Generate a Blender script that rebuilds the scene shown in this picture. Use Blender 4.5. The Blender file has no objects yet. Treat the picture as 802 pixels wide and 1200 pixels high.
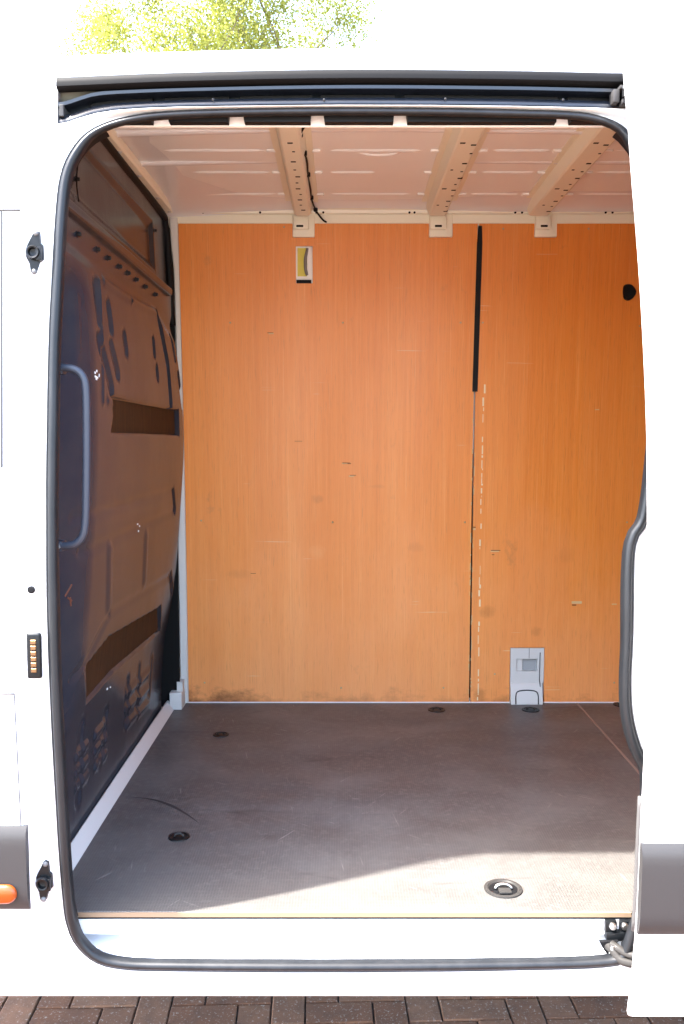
import bpy, bmesh, math, random
from mathutils import Vector, Matrix, noise

random.seed(11)
sc = bpy.context.scene
C = sc.collection

# ------------------------------------------------------------------ camera
CAM = Vector((0.0, -2.0, 1.77))
FPX, CX, CY = 1066.0, 401.0, 600.0          # focal length and centre in photo pixels (802x1200)
PITCH = math.atan(85.0 / FPX)
cam = bpy.data.cameras.new('camera')
cam.sensor_fit = 'VERTICAL'
cam.sensor_height = 36.0
cam.sensor_width = 24.0
cam.lens = FPX / 1200.0 * 36.0
cam.clip_start = 0.05
cam.clip_end = 3000
camo = bpy.data.objects.new('camera', cam)
C.objects.link(camo)
camo.location = CAM
camo.rotation_euler = (math.radians(90) - PITCH, 0, 0)
sc.camera = camo

# ------------------------------------------------------------------ light
SUN_TO = Vector((-0.90, -0.27, 1.78)).normalized()      # towards the sun
w = bpy.data.worlds.new('World')
sc.world = w
w.use_nodes = True
nt = w.node_tree
bg = nt.nodes['Background']
sky = nt.nodes.new('ShaderNodeTexSky')
sky.sky_type = 'NISHITA'
sky.sun_disc = False
sky.sun_elevation = math.asin(SUN_TO.z)
sky.sun_rotation = math.atan2(SUN_TO.x, SUN_TO.y)
sky.air_density = 1.0
sky.dust_density = 3.0
sky.ozone_density = 1.0
bg.inputs[1].default_value = 0.15
nt.links.new(sky.outputs[0], bg.inputs[0])
sl = bpy.data.lights.new('sun', 'SUN')
sl.energy = 2.2
sl.angle = math.radians(1.0)
sl.color = (1.0, 0.965, 0.91)
slo = bpy.data.objects.new('sun', sl)
C.objects.link(slo)
slo.rotation_euler = SUN_TO.to_track_quat('Z', 'Y').to_euler()
slo.location = (-4, -2, 8)
sc.view_settings.view_transform = 'Standard'
sc.view_settings.look = 'None'
sc.view_settings.exposure = 3.76
sc.view_settings.gamma = 1.0
sc.render.engine = 'CYCLES'
sc.cycles.max_bounces = 10
sc.cycles.diffuse_bounces = 7
sc.cycles.glossy_bounces = 4
sc.cycles.transmission_bounces = 4
sc.cycles.sample_clamp_indirect = 12
sc.cycles.use_denoising = True
sc.cycles.caustics_reflective = False
sc.cycles.caustics_refractive = False

# ------------------------------------------------------------------ materials
def mat(name, color, rough=0.5, metal=0.0, coat=0.0, spec=0.5):
    m = bpy.data.materials.new(name)
    m.use_nodes = True
    b = m.node_tree.nodes['Principled BSDF']
    b.inputs['Base Color'].default_value = (*color, 1)
    b.inputs['Roughness'].default_value = rough
    b.inputs['Metallic'].default_value = metal
    b.inputs['Coat Weight'].default_value = coat
    b.inputs['Coat Roughness'].default_value = 0.06
    b.inputs['Specular IOR Level'].default_value = spec
    return m

class G:
    """small node-graph helper"""
    def __init__(s, m):
        s.t = m.node_tree; s.n = s.t.nodes; s.l = s.t.links
        s.b = s.n['Principled BSDF']
        s.co = s.n.new('ShaderNodeTexCoord').outputs['Object']
    def new(s, kind, **kw):
        x = s.n.new(kind)
        for k, v in kw.items(): setattr(x, k, v)
        return x
    def set(s, sock, v):
        if hasattr(v, 'is_output'): s.l.new(v, sock)
        else: sock.default_value = v
    def map(s, scale, loc=(0, 0, 0), rot=(0, 0, 0), src=None):
        x = s.new('ShaderNodeMapping')
        x.inputs['Scale'].default_value = scale
        x.inputs['Location'].default_value = loc
        x.inputs['Rotation'].default_value = rot
        s.l.new(src or s.co, x.inputs[0]); return x.outputs[0]
    def noise(s, vec, scale=1.0, detail=4.0, rough=0.5, dist=0.0):
        x = s.new('ShaderNodeTexNoise')
        x.inputs['Scale'].default_value = scale; x.inputs['Detail'].default_value = detail
        x.inputs['Roughness'].default_value = rough; x.inputs['Distortion'].default_value = dist
        s.l.new(vec, x.inputs['Vector']); return x.outputs[0]
    def ramp(s, fac, stops):
        x = s.new('ShaderNodeValToRGB'); e = x.color_ramp.elements
        while len(e) < len(stops): e.new(0.5)
        for i, (p, c) in enumerate(stops):
            e[i].position = p
            e[i].color = (c, c, c, 1) if not hasattr(c, '__len__') else (*c, 1)
        s.l.new(fac, x.inputs[0]); return x.outputs[0]
    def mix(s, fac, a, b, mode='MIX'):
        x = s.new('ShaderNodeMix', data_type='RGBA', blend_type=mode)
        s.set(x.inputs[0], fac)
        s.set(x.inputs[6], a if hasattr(a, 'is_output') else (*a, 1))
        s.set(x.inputs[7], b if hasattr(b, 'is_output') else (*b, 1))
        return x.outputs[2]
    def math(s, op, a, b=0.0):
        x = s.new('ShaderNodeMath', operation=op)
        s.set(x.inputs[0], a); s.set(x.inputs[1], b); return x.outputs[0]
    def bump(s, h, strength=0.3, dist=0.002):
        x = s.new('ShaderNodeBump')
        x.inputs['Strength'].default_value = strength; x.inputs['Distance'].default_value = dist
        s.l.new(h, x.inputs['Height']); s.l.new(x.outputs[0], s.b.inputs['Normal'])
    def xyz(s):
        x = s.new('ShaderNodeSeparateXYZ'); s.l.new(s.co, x.inputs[0]); return x.outputs
    def color(s, c): s.l.new(c, s.b.inputs['Base Color'])
    def rough(s, c): s.l.new(c, s.b.inputs['Roughness'])

M = {}
M['white'] = mat('white_paint', (0.78, 0.78, 0.79), 0.32, 0, 0.5)
M['sill_white'] = mat('sill_paint', (0.74, 0.75, 0.76), 0.38, 0, 0.3)
g = G(M['sill_white'])
n1 = g.noise(g.map((3, 20, 40)), 1.5, 5, 0.65)
g.color(g.mix(g.ramp(n1, [(0.52, 0), (0.78, 1)]), (0.76, 0.77, 0.78), (0.50, 0.48, 0.44)))
M['cream'] = mat('interior_primer', (0.68, 0.645, 0.57), 0.42, 0, 0.15)
g = G(M['cream'])
n1 = g.noise(g.map((1, 1, 1)), 3, 5, 0.6)
g.color(g.mix(g.ramp(n1, [(0.35, 0), (0.7, 1)]), (0.87, 0.87, 0.855), (0.84, 0.835, 0.81)))
M['bow_cream'] = mat('roof_bow_primer', (0.80, 0.765, 0.62), 0.4, 0, 0.1)
M['rubber'] = mat('seal_rubber', (0.02, 0.022, 0.025), 0.42, 0, 0.0, 0.3)
g = G(M['rubber'])
n1 = g.noise(g.map((30, 30, 6)), 1.0, 4, 0.6)
g.color(g.mix(g.ramp(n1, [(0.4, 0), (0.75, 1)]), (0.006, 0.0072, 0.009), (0.014, 0.015, 0.0165)))
M['black'] = mat('black_plastic', (0.004, 0.0042, 0.005), 0.6, spec=0.2)
M['gloss_black'] = mat('glossy_black_plastic', (0.004, 0.005, 0.006), 0.4, spec=0.25)
M['dark_hole'] = mat('dark_opening', (0.008, 0.008, 0.008), 0.9, spec=0.1)
M['lip'] = mat('rail_lip_rubber', (0.004, 0.004, 0.0044), 0.6, spec=0.08)
M['navy'] = mat('rail_dark_paint', (0.003, 0.005, 0.009), 0.38, 0.0, 0.05)
M['steel'] = mat('zinc_steel', (0.55, 0.55, 0.54), 0.32, 1.0)
M['worn_steel'] = mat('oily_steel', (0.030, 0.028, 0.026), 0.45, 0.0, spec=0.10)
M['gold'] = mat('contact_brass', (0.2, 0.115, 0.06), 0.45, 1.0)
M['grey_trim'] = mat('grey_trim_plastic', (0.030, 0.0285, 0.028), 0.6, spec=0.3)
g = G(M['grey_trim'])
g.bump(g.noise(g.co, 900, 2), 0.25, 0.0006)
M['orange_lens'] = mat('orange_lens', (0.27, 0.042, 0.001), 0.3, 0, 0.2)
M['handle'] = mat('handle_slate_coat', (0.028, 0.034, 0.048), 0.42, spec=0.35)
M['alu'] = mat('grey_strip', (0.24, 0.17, 0.14), 0.5)
M['light_edge'] = mat('ply_edge', (0.22, 0.15, 0.09), 0.7)
M['yellow_film'] = mat('yellow_film', (0.62, 0.55, 0.09), 0.35)
M['pillar_white'] = mat('pillar_base_paint', (0.56, 0.555, 0.525), 0.55)
M['screw'] = mat('screw_head', (0.62, 0.62, 0.60), 0.35, 0.6)
M['lever_grey'] = mat('lever_grey', (.20, .18, .17), .5)
M['dull_screw'] = mat('dull_screw', (0.11, 0.11, 0.11), 0.5)
M['gold_screw'] = mat('yellow_zinc_screw', (0.45, 0.36, 0.2), 0.4, 0.8)

# slate steel bulkhead paint: glossy, dusty
m = M['bulk'] = mat('bulkhead_slate_paint', (0.040, 0.044, 0.058), 0.2, 0, 0.0, 0.24)
g = G(m)
n1 = g.noise(g.map((1, 3, 3)), 2.2, 6, 0.6)
n2 = g.noise(g.map((1, 14, 3)), 6, 5, 0.7)
g.color(g.mix(g.ramp(n1, [(0.4, 0), (0.72, 1)]), (0.021, 0.024, 0.034), (0.033, 0.033, 0.039)))
g.rough(g.math('ADD', g.math('MULTIPLY', n2, 0.16), 0.14))
g.bump(g.noise(g.map((1, 1, 1)), 5, 2, 0.4), 0.12, 0.02)

# brown felt / board in the bulkhead cut-outs
m = M['felt'] = mat('brown_board', (0.075, 0.035, 0.016), 0.75, spec=0.2)
g = G(m)
n1 = g.noise(g.map((1, 60, 6)), 1.2, 6, 0.7)
g.color(g.mix(g.ramp(n1, [(0.35, 0), (0.7, 1)]), (0.026, 0.011, 0.004), (0.060, 0.026, 0.009)))

# hardwood ply lining
m = M['ply'] = mat('hardwood_ply', (0.6, 0.27, 0.09), 0.42)
g = G(m)
xx, yy, zz = g.xyz()
grain = g.noise(g.map((95, 1, 1.6)), 1.0, 7, 0.62, 0.15)
fine = g.noise(g.map((420, 1, 7)), 1.0, 4, 0.7)
broad = g.noise(g.map((5, 1, 0.8)), 1.0, 4, 0.55)
pores = g.noise(g.map((520, 1, 16)), 1.0, 2, 0.5)
c = g.mix(g.ramp(grain, [(0.30, 0), (0.72, 1)]), (0.69, 0.204, 0.022), (0.76, 0.250, 0.038))
streak = g.noise(g.map((34, 1, 0.5), (2, 0, 1)), 1.0, 3, 0.5, 0.1)
c = g.mix(g.math('MULTIPLY', g.ramp(streak, [(0.46, 0), (0.74, 1)]), 0.38), c, (0.60, 0.165, 0.022))
fig = g.noise(g.map((9, 1, 0.35), (5, 0, 2)), 1.0, 5, 0.6, 0.5)
c = g.mix(g.math('MULTIPLY', g.ramp(fig, [(0.42, 0), (0.70, 1)]), 0.18), c, (0.80, 0.345, 0.095))
hair = g.noise(g.map((300, 1, 2.2), (1, 0, 4)), 1.0, 3, 0.6)
c = g.mix(g.math('MULTIPLY', g.ramp(hair, [(0.60, 0), (0.70, 1)]), 0.35), c, (0.86, 0.44, 0.15))
c = g.mix(g.math('MULTIPLY', g.ramp(hair, [(0.30, 1), (0.40, 0)]), 0.30), c, (0.46, 0.13, 0.016))
pale_n = g.noise(g.map((2.6, 1, 1.5), (8, 0, 6)), 1.0, 6, 0.65)
skylit_h = g.math('ADD', g.math('MULTIPLY', g.math('SUBTRACT', 1.55, zz), 0.85), g.math('MULTIPLY', g.math('SUBTRACT', pale_n, 0.5), 1.1))
c = g.mix(g.ramp(skylit_h, [(0.05, 0), (0.9, 0.5)]), c, (0.84, 0.395, 0.185))  # skylight on the lower boards, put into the colour as a paler tone
c = g.mix(g.math('MULTIPLY', g.ramp(fine, [(0.48, 0), (0.72, 1)]), 0.26), c, (0.82, 0.37, 0.09))
c = g.mix(g.math('MULTIPLY', g.ramp(pores, [(0.60, 0), (0.72, 1)]), 0.42), c, (0.36, 0.125, 0.03))
c = g.mix(g.math('MULTIPLY', g.ramp(broad, [(0.40, 0), (0.75, 1)]), 0.35), c, (0.66, 0.195, 0.032))
# scuffs and stains: scattered brown smudges, damp stain along the bottom edge
blot = g.noise(g.map((7, 1, 5), (3.3, 0, 1.7)), 1.3, 6, 0.7)
c = g.mix(g.math('MULTIPLY', g.ramp(blot, [(0.64, 0), (0.76, 1)]), 0.45), c, (0.36, 0.15, 0.045))
damp_n = g.noise(g.map((9, 1, 14)), 1.0, 6, 0.72)
hgt = g.math('SUBTRACT', zz, 0.68)
fall = g.math('SUBTRACT', 1.0, g.math('MULTIPLY', hgt, 9.0))
lft = g.ramp(g.math('ADD', xx, 0.65), [(0.12, 1), (0.42, 0.5), (0.9, 0.5)])
st = g.math('MULTIPLY', g.math('ADD', fall, g.math('SUBTRACT', g.math('MULTIPLY', damp_n, 2.4), 1.35)), lft)
c = g.mix(g.ramp(st, [(0.25, 0), (0.85, 0.85)]), c, (0.17, 0.055, 0.012))
def spot(x, z, rx, rz, amt, col, c):
    dx = g.math('DIVIDE', g.math('SUBTRACT', xx, x), rx); dz = g.math('DIVIDE', g.math('SUBTRACT', zz, z), rz)
    r2 = g.math('ADD', g.math('MULTIPLY', dx, dx), g.math('MULTIPLY', dz, dz))
    v = g.math('SUBTRACT', g.math('SUBTRACT', 1.25, r2), g.math('MULTIPLY', spn, 1.3))
    return g.mix(g.math('MULTIPLY', g.ramp(v, [(0.0, 0), (0.6, 1)]), amt), c, col)
spn = g.noise(g.map((30, 1, 22)), 1.0, 5, 0.7)
for (sx_, sz_, rx_, rz_, am_) in ((-.10, 1.53, .035, .028, .55), (.60, 1.06, .05, .04, .6), (.80, .98, .03, .03, .5), (.14, 1.58, .05, .012, .3), (.57, .71, .035, .05, .75), (.30, 1.33, .05, .03, .3), (-.42, 1.22, .07, .03, .3), (.92, 1.3, .05, .05, .25)):
    c = spot(sx_, sz_, rx_, rz_, am_ * .6, (0.34, 0.115, 0.025), c)
c = spot(-.10, 1.31, .05, .05, .15, (0.85, 0.47, 0.19), c)
# pale scratches
scr = g.noise(g.map((3, 1, 160), (0.4, 0, 0)), 1.0, 2, 0.4)
scr2 = g.noise(g.map((8, 1, 10), (9, 0, 3)), 1.0, 2, 0.4)
sc_f = g.math('MULTIPLY', g.ramp(scr, [(0.70, 0), (0.74, 1)]), g.ramp(scr2, [(0.6, 0), (0.66, 1)]))
c = g.mix(g.math('MULTIPLY', sc_f, 0.6), c, (0.72, 0.48, 0.26))
g.color(c)
g.rough(g.ramp(broad, [(0.3, 0.36), (0.7, 0.50)]))
g.bump(fine, 0.12, 0.001)

# film faced floor board with worn mesh pattern
m = M['floor'] = mat('film_faced_floor', (0.12, 0.105, 0.1), 0.4)
g = G(m)
n_b = g.noise(g.map((1.2, 3.0, 1)), 2.0, 6, 0.62)
n_s = g.noise(g.map((2, 22, 1)), 1.5, 6, 0.7)
n_d = g.noise(g.map((60, 60, 1)), 1.0, 4, 0.7)
n_l = g.noise(g.map((0.9, 0.9, 1), (4, 2, 0)), 1.6, 3, 0.5)
c = g.mix(g.ramp(n_b, [(0.32, 0), (0.7, 1)]), (0.030, 0.027, 0.029), (0.060, 0.055, 0.056))
c = g.mix(g.math('MULTIPLY', g.ramp(n_s, [(0.45, 0), (0.75, 1)]), 0.22), c, (0.078, 0.067, 0.06))
c = g.mix(g.math('MULTIPLY', g.ramp(n_d, [(0.50, 0), (0.74, 1)]), 0.7), c, (0.145, 0.137, 0.128))
dst = g.noise(g.map((3.4, 4.2, 1), (6, 1, 0)), 1.0, 7, 0.68, 0.5)
c = g.mix(g.math('MULTIPLY', g.ramp(dst, [(0.42, 0), (0.66, 1)]), 0.6), c, (0.122, 0.118, 0.113))
marks = g.noise(g.map((16, 20, 1), (3, 8, 0)), 1.0, 6, 0.75, 0.8)
c = g.mix(g.ramp(marks, [(0.62, 0), (0.70, 0.6)]), c, (0.20, 0.19, 0.175))
xx, yy, zz = g.xyz()
# the floor gets unevenly paler towards the doorway
front_pale = g.math('ADD', g.math('MULTIPLY', g.math('SUBTRACT', 0.62, yy), 1.5), g.math('MULTIPLY', g.math('SUBTRACT', n_l, 0.5), 1.4))
c = g.mix(g.ramp(front_pale, [(0.0, 0), (0.95, 0.75)]), c, (0.080, 0.077, 0.069))
# fine wire-mesh embossing
wv1 = g.new('ShaderNodeTexWave', wave_type='BANDS', bands_direction='X')
wv2 = g.new('ShaderNodeTexWave', wave_type='BANDS', bands_direction='Y')
mp = g.map((1, 1, 1))
for wv in (wv1, wv2):
    wv.inputs['Scale'].default_value = 46
    g.l.new(mp, wv.inputs['Vector'])
mesh_f = g.math('MAXIMUM', wv1.outputs[1], wv2.outputs[1])
c = g.mix(g.math('MULTIPLY', g.ramp(mesh_f, [(0.75, 0), (1.0, 1)]), 0.45), c, (0.145, 0.134, 0.12))
# scratches in two directions
def scratch(rot, sx, off):
    v = g.map((sx, 150, 1), off, (0, 0, 0), src=g.map((1, 1, 1), (0, 0, 0), (0, 0, rot)))
    a = g.ramp(g.noise(v, 1.0, 2, 0.4), [(0.70, 0), (0.75, 1)])
    b_ = g.ramp(g.noise(g.map((6, 6, 1), off), 1.0, 2, 0.4), [(0.56, 0), (0.62, 1)])
    return g.math('MULTIPLY', a, b_)
s_all = g.math('MAXIMUM', scratch(0.6, 9, (1, 2, 0)), g.math('MAXIMUM', scratch(-1.0, 10, (5, 3, 0)), scratch(1.4, 8, (7, 1, 0))))
c = g.mix(g.math('MULTIPLY', s_all, 0.5), c, (0.26, 0.245, 0.225))
dk = g.ramp(g.noise(g.map((2.4, 9, 1), (2, 5, 0)), 1.0, 5, 0.6, 0.6), [(0.63, 0), (0.72, 1)])
c = g.mix(g.math('MULTIPLY', dk, 0.6), c, (0.022, 0.019, 0.019))
g.color(c)
g.rough(g.ramp(n_b, [(0.3, 0.38), (0.7, 0.56)]))
g.bump(mesh_f, 0.35, 0.0008)

# block paving
def paver_mat(name, shift):
    m = mat(name, (0.1, 0.07, 0.055), 0.9, spec=0.25)
    g = G(m)
    oi = g.new('ShaderNodeObjectInfo')
    rnd = oi.outputs['Random']
    gp = g.new('ShaderNodeNewGeometry').outputs['Position']
    a = g.noise(g.map((1, 1, 1), src=gp), 115, 3, 0.8)
    b_ = g.noise(g.map((1, 1, 1), src=gp), 14, 5, 0.65)
    c = g.mix(g.ramp(rnd, [(0.0, 0), (1.0, 1)]), (0.160 + shift, 0.070, 0.036), (0.235 + shift, 0.120, 0.068))
    c = g.mix(g.math('MULTIPLY', g.ramp(b_, [(0.4, 0), (0.7, 1)]), 0.45), c, (0.055, 0.040, 0.033))
    c = g.mix(g.ramp(a, [(0.59, 0), (0.67, 0.85)]), c, (0.42, 0.36, 0.30))
    c = g.mix(g.ramp(a, [(0.28, 0.6), (0.38, 0)]), c, (0.035, 0.028, 0.024))
    g.color(c)
    g.bump(a, 0.6, 0.003)
    return m
M['paver'] = paver_mat('clay_paver', 0.0)
m = M['ground'] = mat('sand_bed_ground', (0.10, 0.085, 0.07), 0.95, spec=0.2)
g = G(m)
n1 = g.noise(g.map((1, 1, 1)), 30, 6, 0.7)
g.color(g.mix(n1, (0.05, 0.04, 0.033), (0.10, 0.085, 0.07)))

m = M['bounce_ground'] = mat('pale_bounce_ground', (0.36, 0.32, 0.265), 0.95, spec=0.2)  # made-up pale ground, added to bounce daylight into the cargo bay
g = G(m)
n1 = g.noise(g.map((1, 1, 1)), 60, 6, 0.75)
n2 = g.noise(g.map((1, 1, 1)), 0.8, 4, 0.6)
c = g.mix(g.ramp(n1, [(0.3, 0), (0.7, 1)]), (0.175, 0.157, 0.133), (0.30, 0.27, 0.232))
g.color(g.mix(g.math('MULTIPLY', g.ramp(n2, [(0.45, 0), (0.7, 1)]), 0.3), c, (0.24, 0.22, 0.18)))
g.bump(n1, 0.5, 0.01)
m = M['bark'] = mat('willow_bark', (0.12, 0.095, 0.065), 0.9)
def leaf_mat(name, col, tr):
    m = bpy.data.materials.new(name); m.use_nodes = True
    t = m.node_tree; b = t.nodes['Principled BSDF']
    b.inputs['Base Color'].default_value = (*col, 1); b.inputs['Roughness'].default_value = 0.6; b.inputs['Specular IOR Level'].default_value = 0.12
    tl = t.nodes.new('ShaderNodeBsdfTranslucent'); tl.inputs[0].default_value = (*tr, 1)
    mx = t.nodes.new('ShaderNodeMixShader'); mx.inputs[0].default_value = 0.45
    t.links.new(b.outputs[0], mx.inputs[1]); t.links.new(tl.outputs[0], mx.inputs[2])
    t.links.new(mx.outputs[0], t.nodes['Material Output'].inputs[0])
    return m
M['leaf'] = leaf_mat('spring_leaf', (0.13, 0.145, 0.024), (0.21, 0.23, 0.03))
M['leaf2'] = leaf_mat('pale_spring_leaf', (0.19, 0.20, 0.045), (0.31, 0.32, 0.07))

# ------------------------------------------------------------------ helpers
def lerp_tab(tab, v):
    if v <= tab[0][0]: return tab[0][1]
    for (a, fa), (b, fb) in zip(tab, tab[1:]):
        if v <= b:
            t = (v - a) / (b - a)
            return fa + (fb - fa) * t
    return tab[-1][1]
def smooth_tab(tab, v):
    """cubic (Catmull-Rom) table look-up"""
    n = len(tab)
    if v <= tab[0][0]: return tab[0][1]
    if v >= tab[-1][0]: return tab[-1][1]
    for i in range(n - 1):
        if v <= tab[i + 1][0]: break
    x0, y0 = tab[i]; x1, y1 = tab[i + 1]
    m0 = (tab[i + 1][1] - tab[i - 1][1]) / (tab[i + 1][0] - tab[i - 1][0]) if i > 0 else (y1 - y0) / (x1 - x0)
    m1 = (tab[i + 2][1] - tab[i][1]) / (tab[i + 2][0] - tab[i][0]) if i + 2 < n else (y1 - y0) / (x1 - x0)
    h = x1 - x0; t = (v - x0) / h
    return (2*t**3 - 3*t*t + 1) * y0 + (t**3 - 2*t*t + t) * h * m0 + (-2*t**3 + 3*t*t) * y1 + (t**3 - t*t) * h * m1
def sstep(a, b, x):
    t = min(1, max(0, (x - a) / (b - a))); return t * t * (3 - 2 * t)

def ray(px, py):
    """direction of a photo pixel in the world"""
    u, v = (px - CX) / FPX, (CY - py) / FPX
    c, s = math.cos(PITCH), math.sin(PITCH)
    return Vector((u, c + v * s, v * c - s))
def at_y(px, py, yf):
    """point measured off the photograph on an upright surface y = yf(z)"""
    d = ray(px, py); z = 1.5
    for _ in range(30):
        y = yf(z) if callable(yf) else yf
        p = CAM + d * ((y - CAM.y) / d.y); z = p.z
    return p
def at_z(px, py, z):
    d = ray(px, py); return CAM + d * ((z - CAM.z) / d.z)
def at_x(px, py, xf):
    d = ray(px, py); z = 1.5; y = 0.8
    for _ in range(60):
        x = xf(y, z) if callable(xf) else xf
        p = CAM + d * ((x - CAM.x) / d.x); z = 0.5 * z + 0.5 * p.z; y = 0.5 * y + 0.5 * p.y
    return p

def link(name, me, parent=None):
    o = bpy.data.objects.new(name, me); C.objects.link(o)
    if parent is not None: o.parent = parent
    return o
def obj(name, bm, m, parent=None, smooth=False, label=None, auto=None):
    bmesh.ops.recalc_face_normals(bm, faces=bm.faces)
    me = bpy.data.meshes.new(name); bm.to_mesh(me); bm.free()
    for x in (m if isinstance(m, (list, tuple)) else [m]): me.materials.append(x)
    if smooth or auto is not None:
        me.polygons.foreach_set('use_smooth', [True] * len(me.polygons))
        if auto is not None: me.set_sharp_from_angle(angle=math.radians(auto))
    o = link(name, me, parent)
    if label: o['label'] = label
    return o
def box(bm, x0, x1, y0, y1, z0, z1, bev=0.0, mi=0, seg=2):
    r = bmesh.ops.create_cube(bm, size=1.0)
    vs = r['verts']
    for v in vs:
        v.co = Vector((x0 + (v.co.x + .5) * (x1 - x0), y0 + (v.co.y + .5) * (y1 - y0), z0 + (v.co.z + .5) * (z1 - z0)))
    fs = {f for v in vs for f in v.link_faces}
    if bev > 0:
        es = list({e for v in vs for e in v.link_edges})
        r2 = bmesh.ops.bevel(bm, geom=es, offset=bev, segments=seg, profile=0.6, affect='EDGES')
        fs = {f for f in r2['faces']} | {f for f in fs if f.is_valid}
    for f in fs:
        if f.is_valid: f.material_index = mi
    return vs
def cyl(bm, p0, p1, r0, r1=None, n=16, mi=0, cap=True):
    r1 = r0 if r1 is None else r1
    p0, p1 = Vector(p0), Vector(p1)
    d = (p1 - p0).normalized()
    a = d.orthogonal().normalized(); b = d.cross(a)
    R0 = [bm.verts.new(p0 + (a * math.cos(t) + b * math.sin(t)) * r0) for t in [2 * math.pi * k / n for k in range(n)]]
    R1 = [bm.verts.new(p1 + (a * math.cos(t) + b * math.sin(t)) * r1) for t in [2 * math.pi * k / n for k in range(n)]]
    fs = [bm.faces.new((R0[k], R0[(k + 1) % n], R1[(k + 1) % n], R1[k])) for k in range(n)]
    if cap:
        fs += [bm.faces.new(R0[::-1]), bm.faces.new(R1)]
    for f in fs: f.material_index = mi
def lathe(bm, prof, origin, axis, n=24, mi=0):
    """prof: (radius, height along axis)"""
    origin, axis = Vector(origin), Vector(axis).normalized()
    a = axis.orthogonal().normalized(); b = axis.cross(a)
    rings = []
    for r, h in prof:
        if r < 1e-6: rings.append([bm.verts.new(origin + axis * h)])
        else: rings.append([bm.verts.new(origin + axis * h + (a * math.cos(2*math.pi*k/n) + b * math.sin(2*math.pi*k/n)) * r) for k in range(n)])
    for A, B in zip(rings, rings[1:]):
        for k in range(n):
            k2 = (k + 1) % n
            q = [A[k % len(A)], A[k2 % len(A)], B[k2 % len(B)], B[k % len(B)]]
            u = []
            for v in q:
                if v not in u: u.append(v)
            if len(u) >= 3:
                f = bm.faces.new(u); f.material_index = mi
def sweep(bm, path, prof, closed=False, side=None, mi=0, caps=True):
    """sweep a closed 2D profile (u across, v along `up`) along a path"""
    n = len(path); rings = []
    P = [Vector(p) for p in path]
    ref = None
    for i in range(n):
        if closed: t = (P[(i + 1) % n] - P[i - 1]).normalized()
        else: t = (P[min(i + 1, n - 1)] - P[max(i - 1, 0)]).normalized()
        if side is not None:
            up = Vector(side); up = (up - t * up.dot(t)).normalized()
        else:
            if ref is None: ref = t.orthogonal()
            up = (ref - t * ref.dot(t)).normalized(); ref = up
        s = t.cross(up)
        pr = prof(i) if callable(prof) else prof
        rings.append([bm.verts.new(P[i] + s * u + up * v) for u, v in pr])
    m_ = len(rings[0])
    for i in range(n if closed else n - 1):
        A, B = rings[i], rings[(i + 1) % n]
        for k in range(m_):
            f = bm.faces.new((A[k], A[(k + 1) % m_], B[(k + 1) % m_], B[k])); f.material_index = mi
    if not closed and caps:
        bm.faces.new(rings[0][::-1]).material_index = mi
        bm.faces.new(rings[-1]).material_index = mi
def circ(r, n=12, sx=1.0, sy=1.0):
    return [(r * sx * math.cos(2 * math.pi * k / n), r * sy * math.sin(2 * math.pi * k / n)) for k in range(n)]
def catmull(P, per=8, closed=False):
    P = [Vector(p) for p in P]; n = len(P); out = []
    rng = range(n) if closed else range(n - 1)
    for i in rng:
        p0 = P[(i - 1) % n] if closed or i > 0 else P[0]
        p1 = P[i]; p2 = P[(i + 1) % n]
        p3 = P[(i + 2) % n] if closed or i + 2 < n else P[-1]
        for k in range(per):
            t = k / per
            out.append(0.5 * ((2 * p1) + (p2 - p0) * t + (2*p0 - 5*p1 + 4*p2 - p3) * t*t + (3*p1 - p0 - 3*p2 + p3) * t**3))
    if not closed: out.append(P[-1])
    return out
def resample(P, n, closed=True):
    P = [Vector(p) for p in P]
    Q = P + [P[0]] if closed else P
    L = [0]
    for a, b in zip(Q, Q[1:]): L.append(L[-1] + (b - a).length)
    out = []; j = 0
    for i in range(n):
        s = L[-1] * i / (n if closed else n - 1)
        while j < len(L) - 2 and L[j + 1] < s: j += 1
        t = (s - L[j]) / max(1e-9, L[j + 1] - L[j])
        out.append(Q[j].lerp(Q[j + 1], min(1, t)))
    return out
def slab(bm, xs, zs, skip, yf, th, mi=0):
    """upright slab with rectangular holes: front face y = yf(z), depth th"""
    V = {}
    def vert(i, j, k):
        if (i, j, k) not in V:
            V[i, j, k] = bm.verts.new((xs[i], yf(zs[j]) + (th if k else 0), zs[j]))
        return V[i, j, k]
    on = {}
    for i in range(len(xs) - 1):
        for j in range(len(zs) - 1):
            cx, cz = (xs[i] + xs[i+1]) / 2, (zs[j] + zs[j+1]) / 2
            on[i, j] = not any(a < cx < b and c < cz < d for a, b, c, d in skip)
    for (i, j), o in on.items():
        if not o: continue
        bm.faces.new([vert(i, j, 0), vert(i+1, j, 0), vert(i+1, j+1, 0), vert(i, j+1, 0)])
        bm.faces.new([vert(i, j, 1), vert(i, j+1, 1), vert(i+1, j+1, 1), vert(i+1, j, 1)])
        for (di, dj, e) in ((-1, 0, ((i, j), (i, j+1))), (1, 0, ((i+1, j), (i+1, j+1))), (0, -1, ((i, j), (i+1, j))), (0, 1, ((i, j+1), (i+1, j+1)))):
            if not on.get((i + di, j + dj), False):
                (a, b), (c, d) = e
                bm.faces.new([vert(a, b, 0), vert(c, d, 0), vert(c, d, 1), vert(a, b, 1)])
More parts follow.
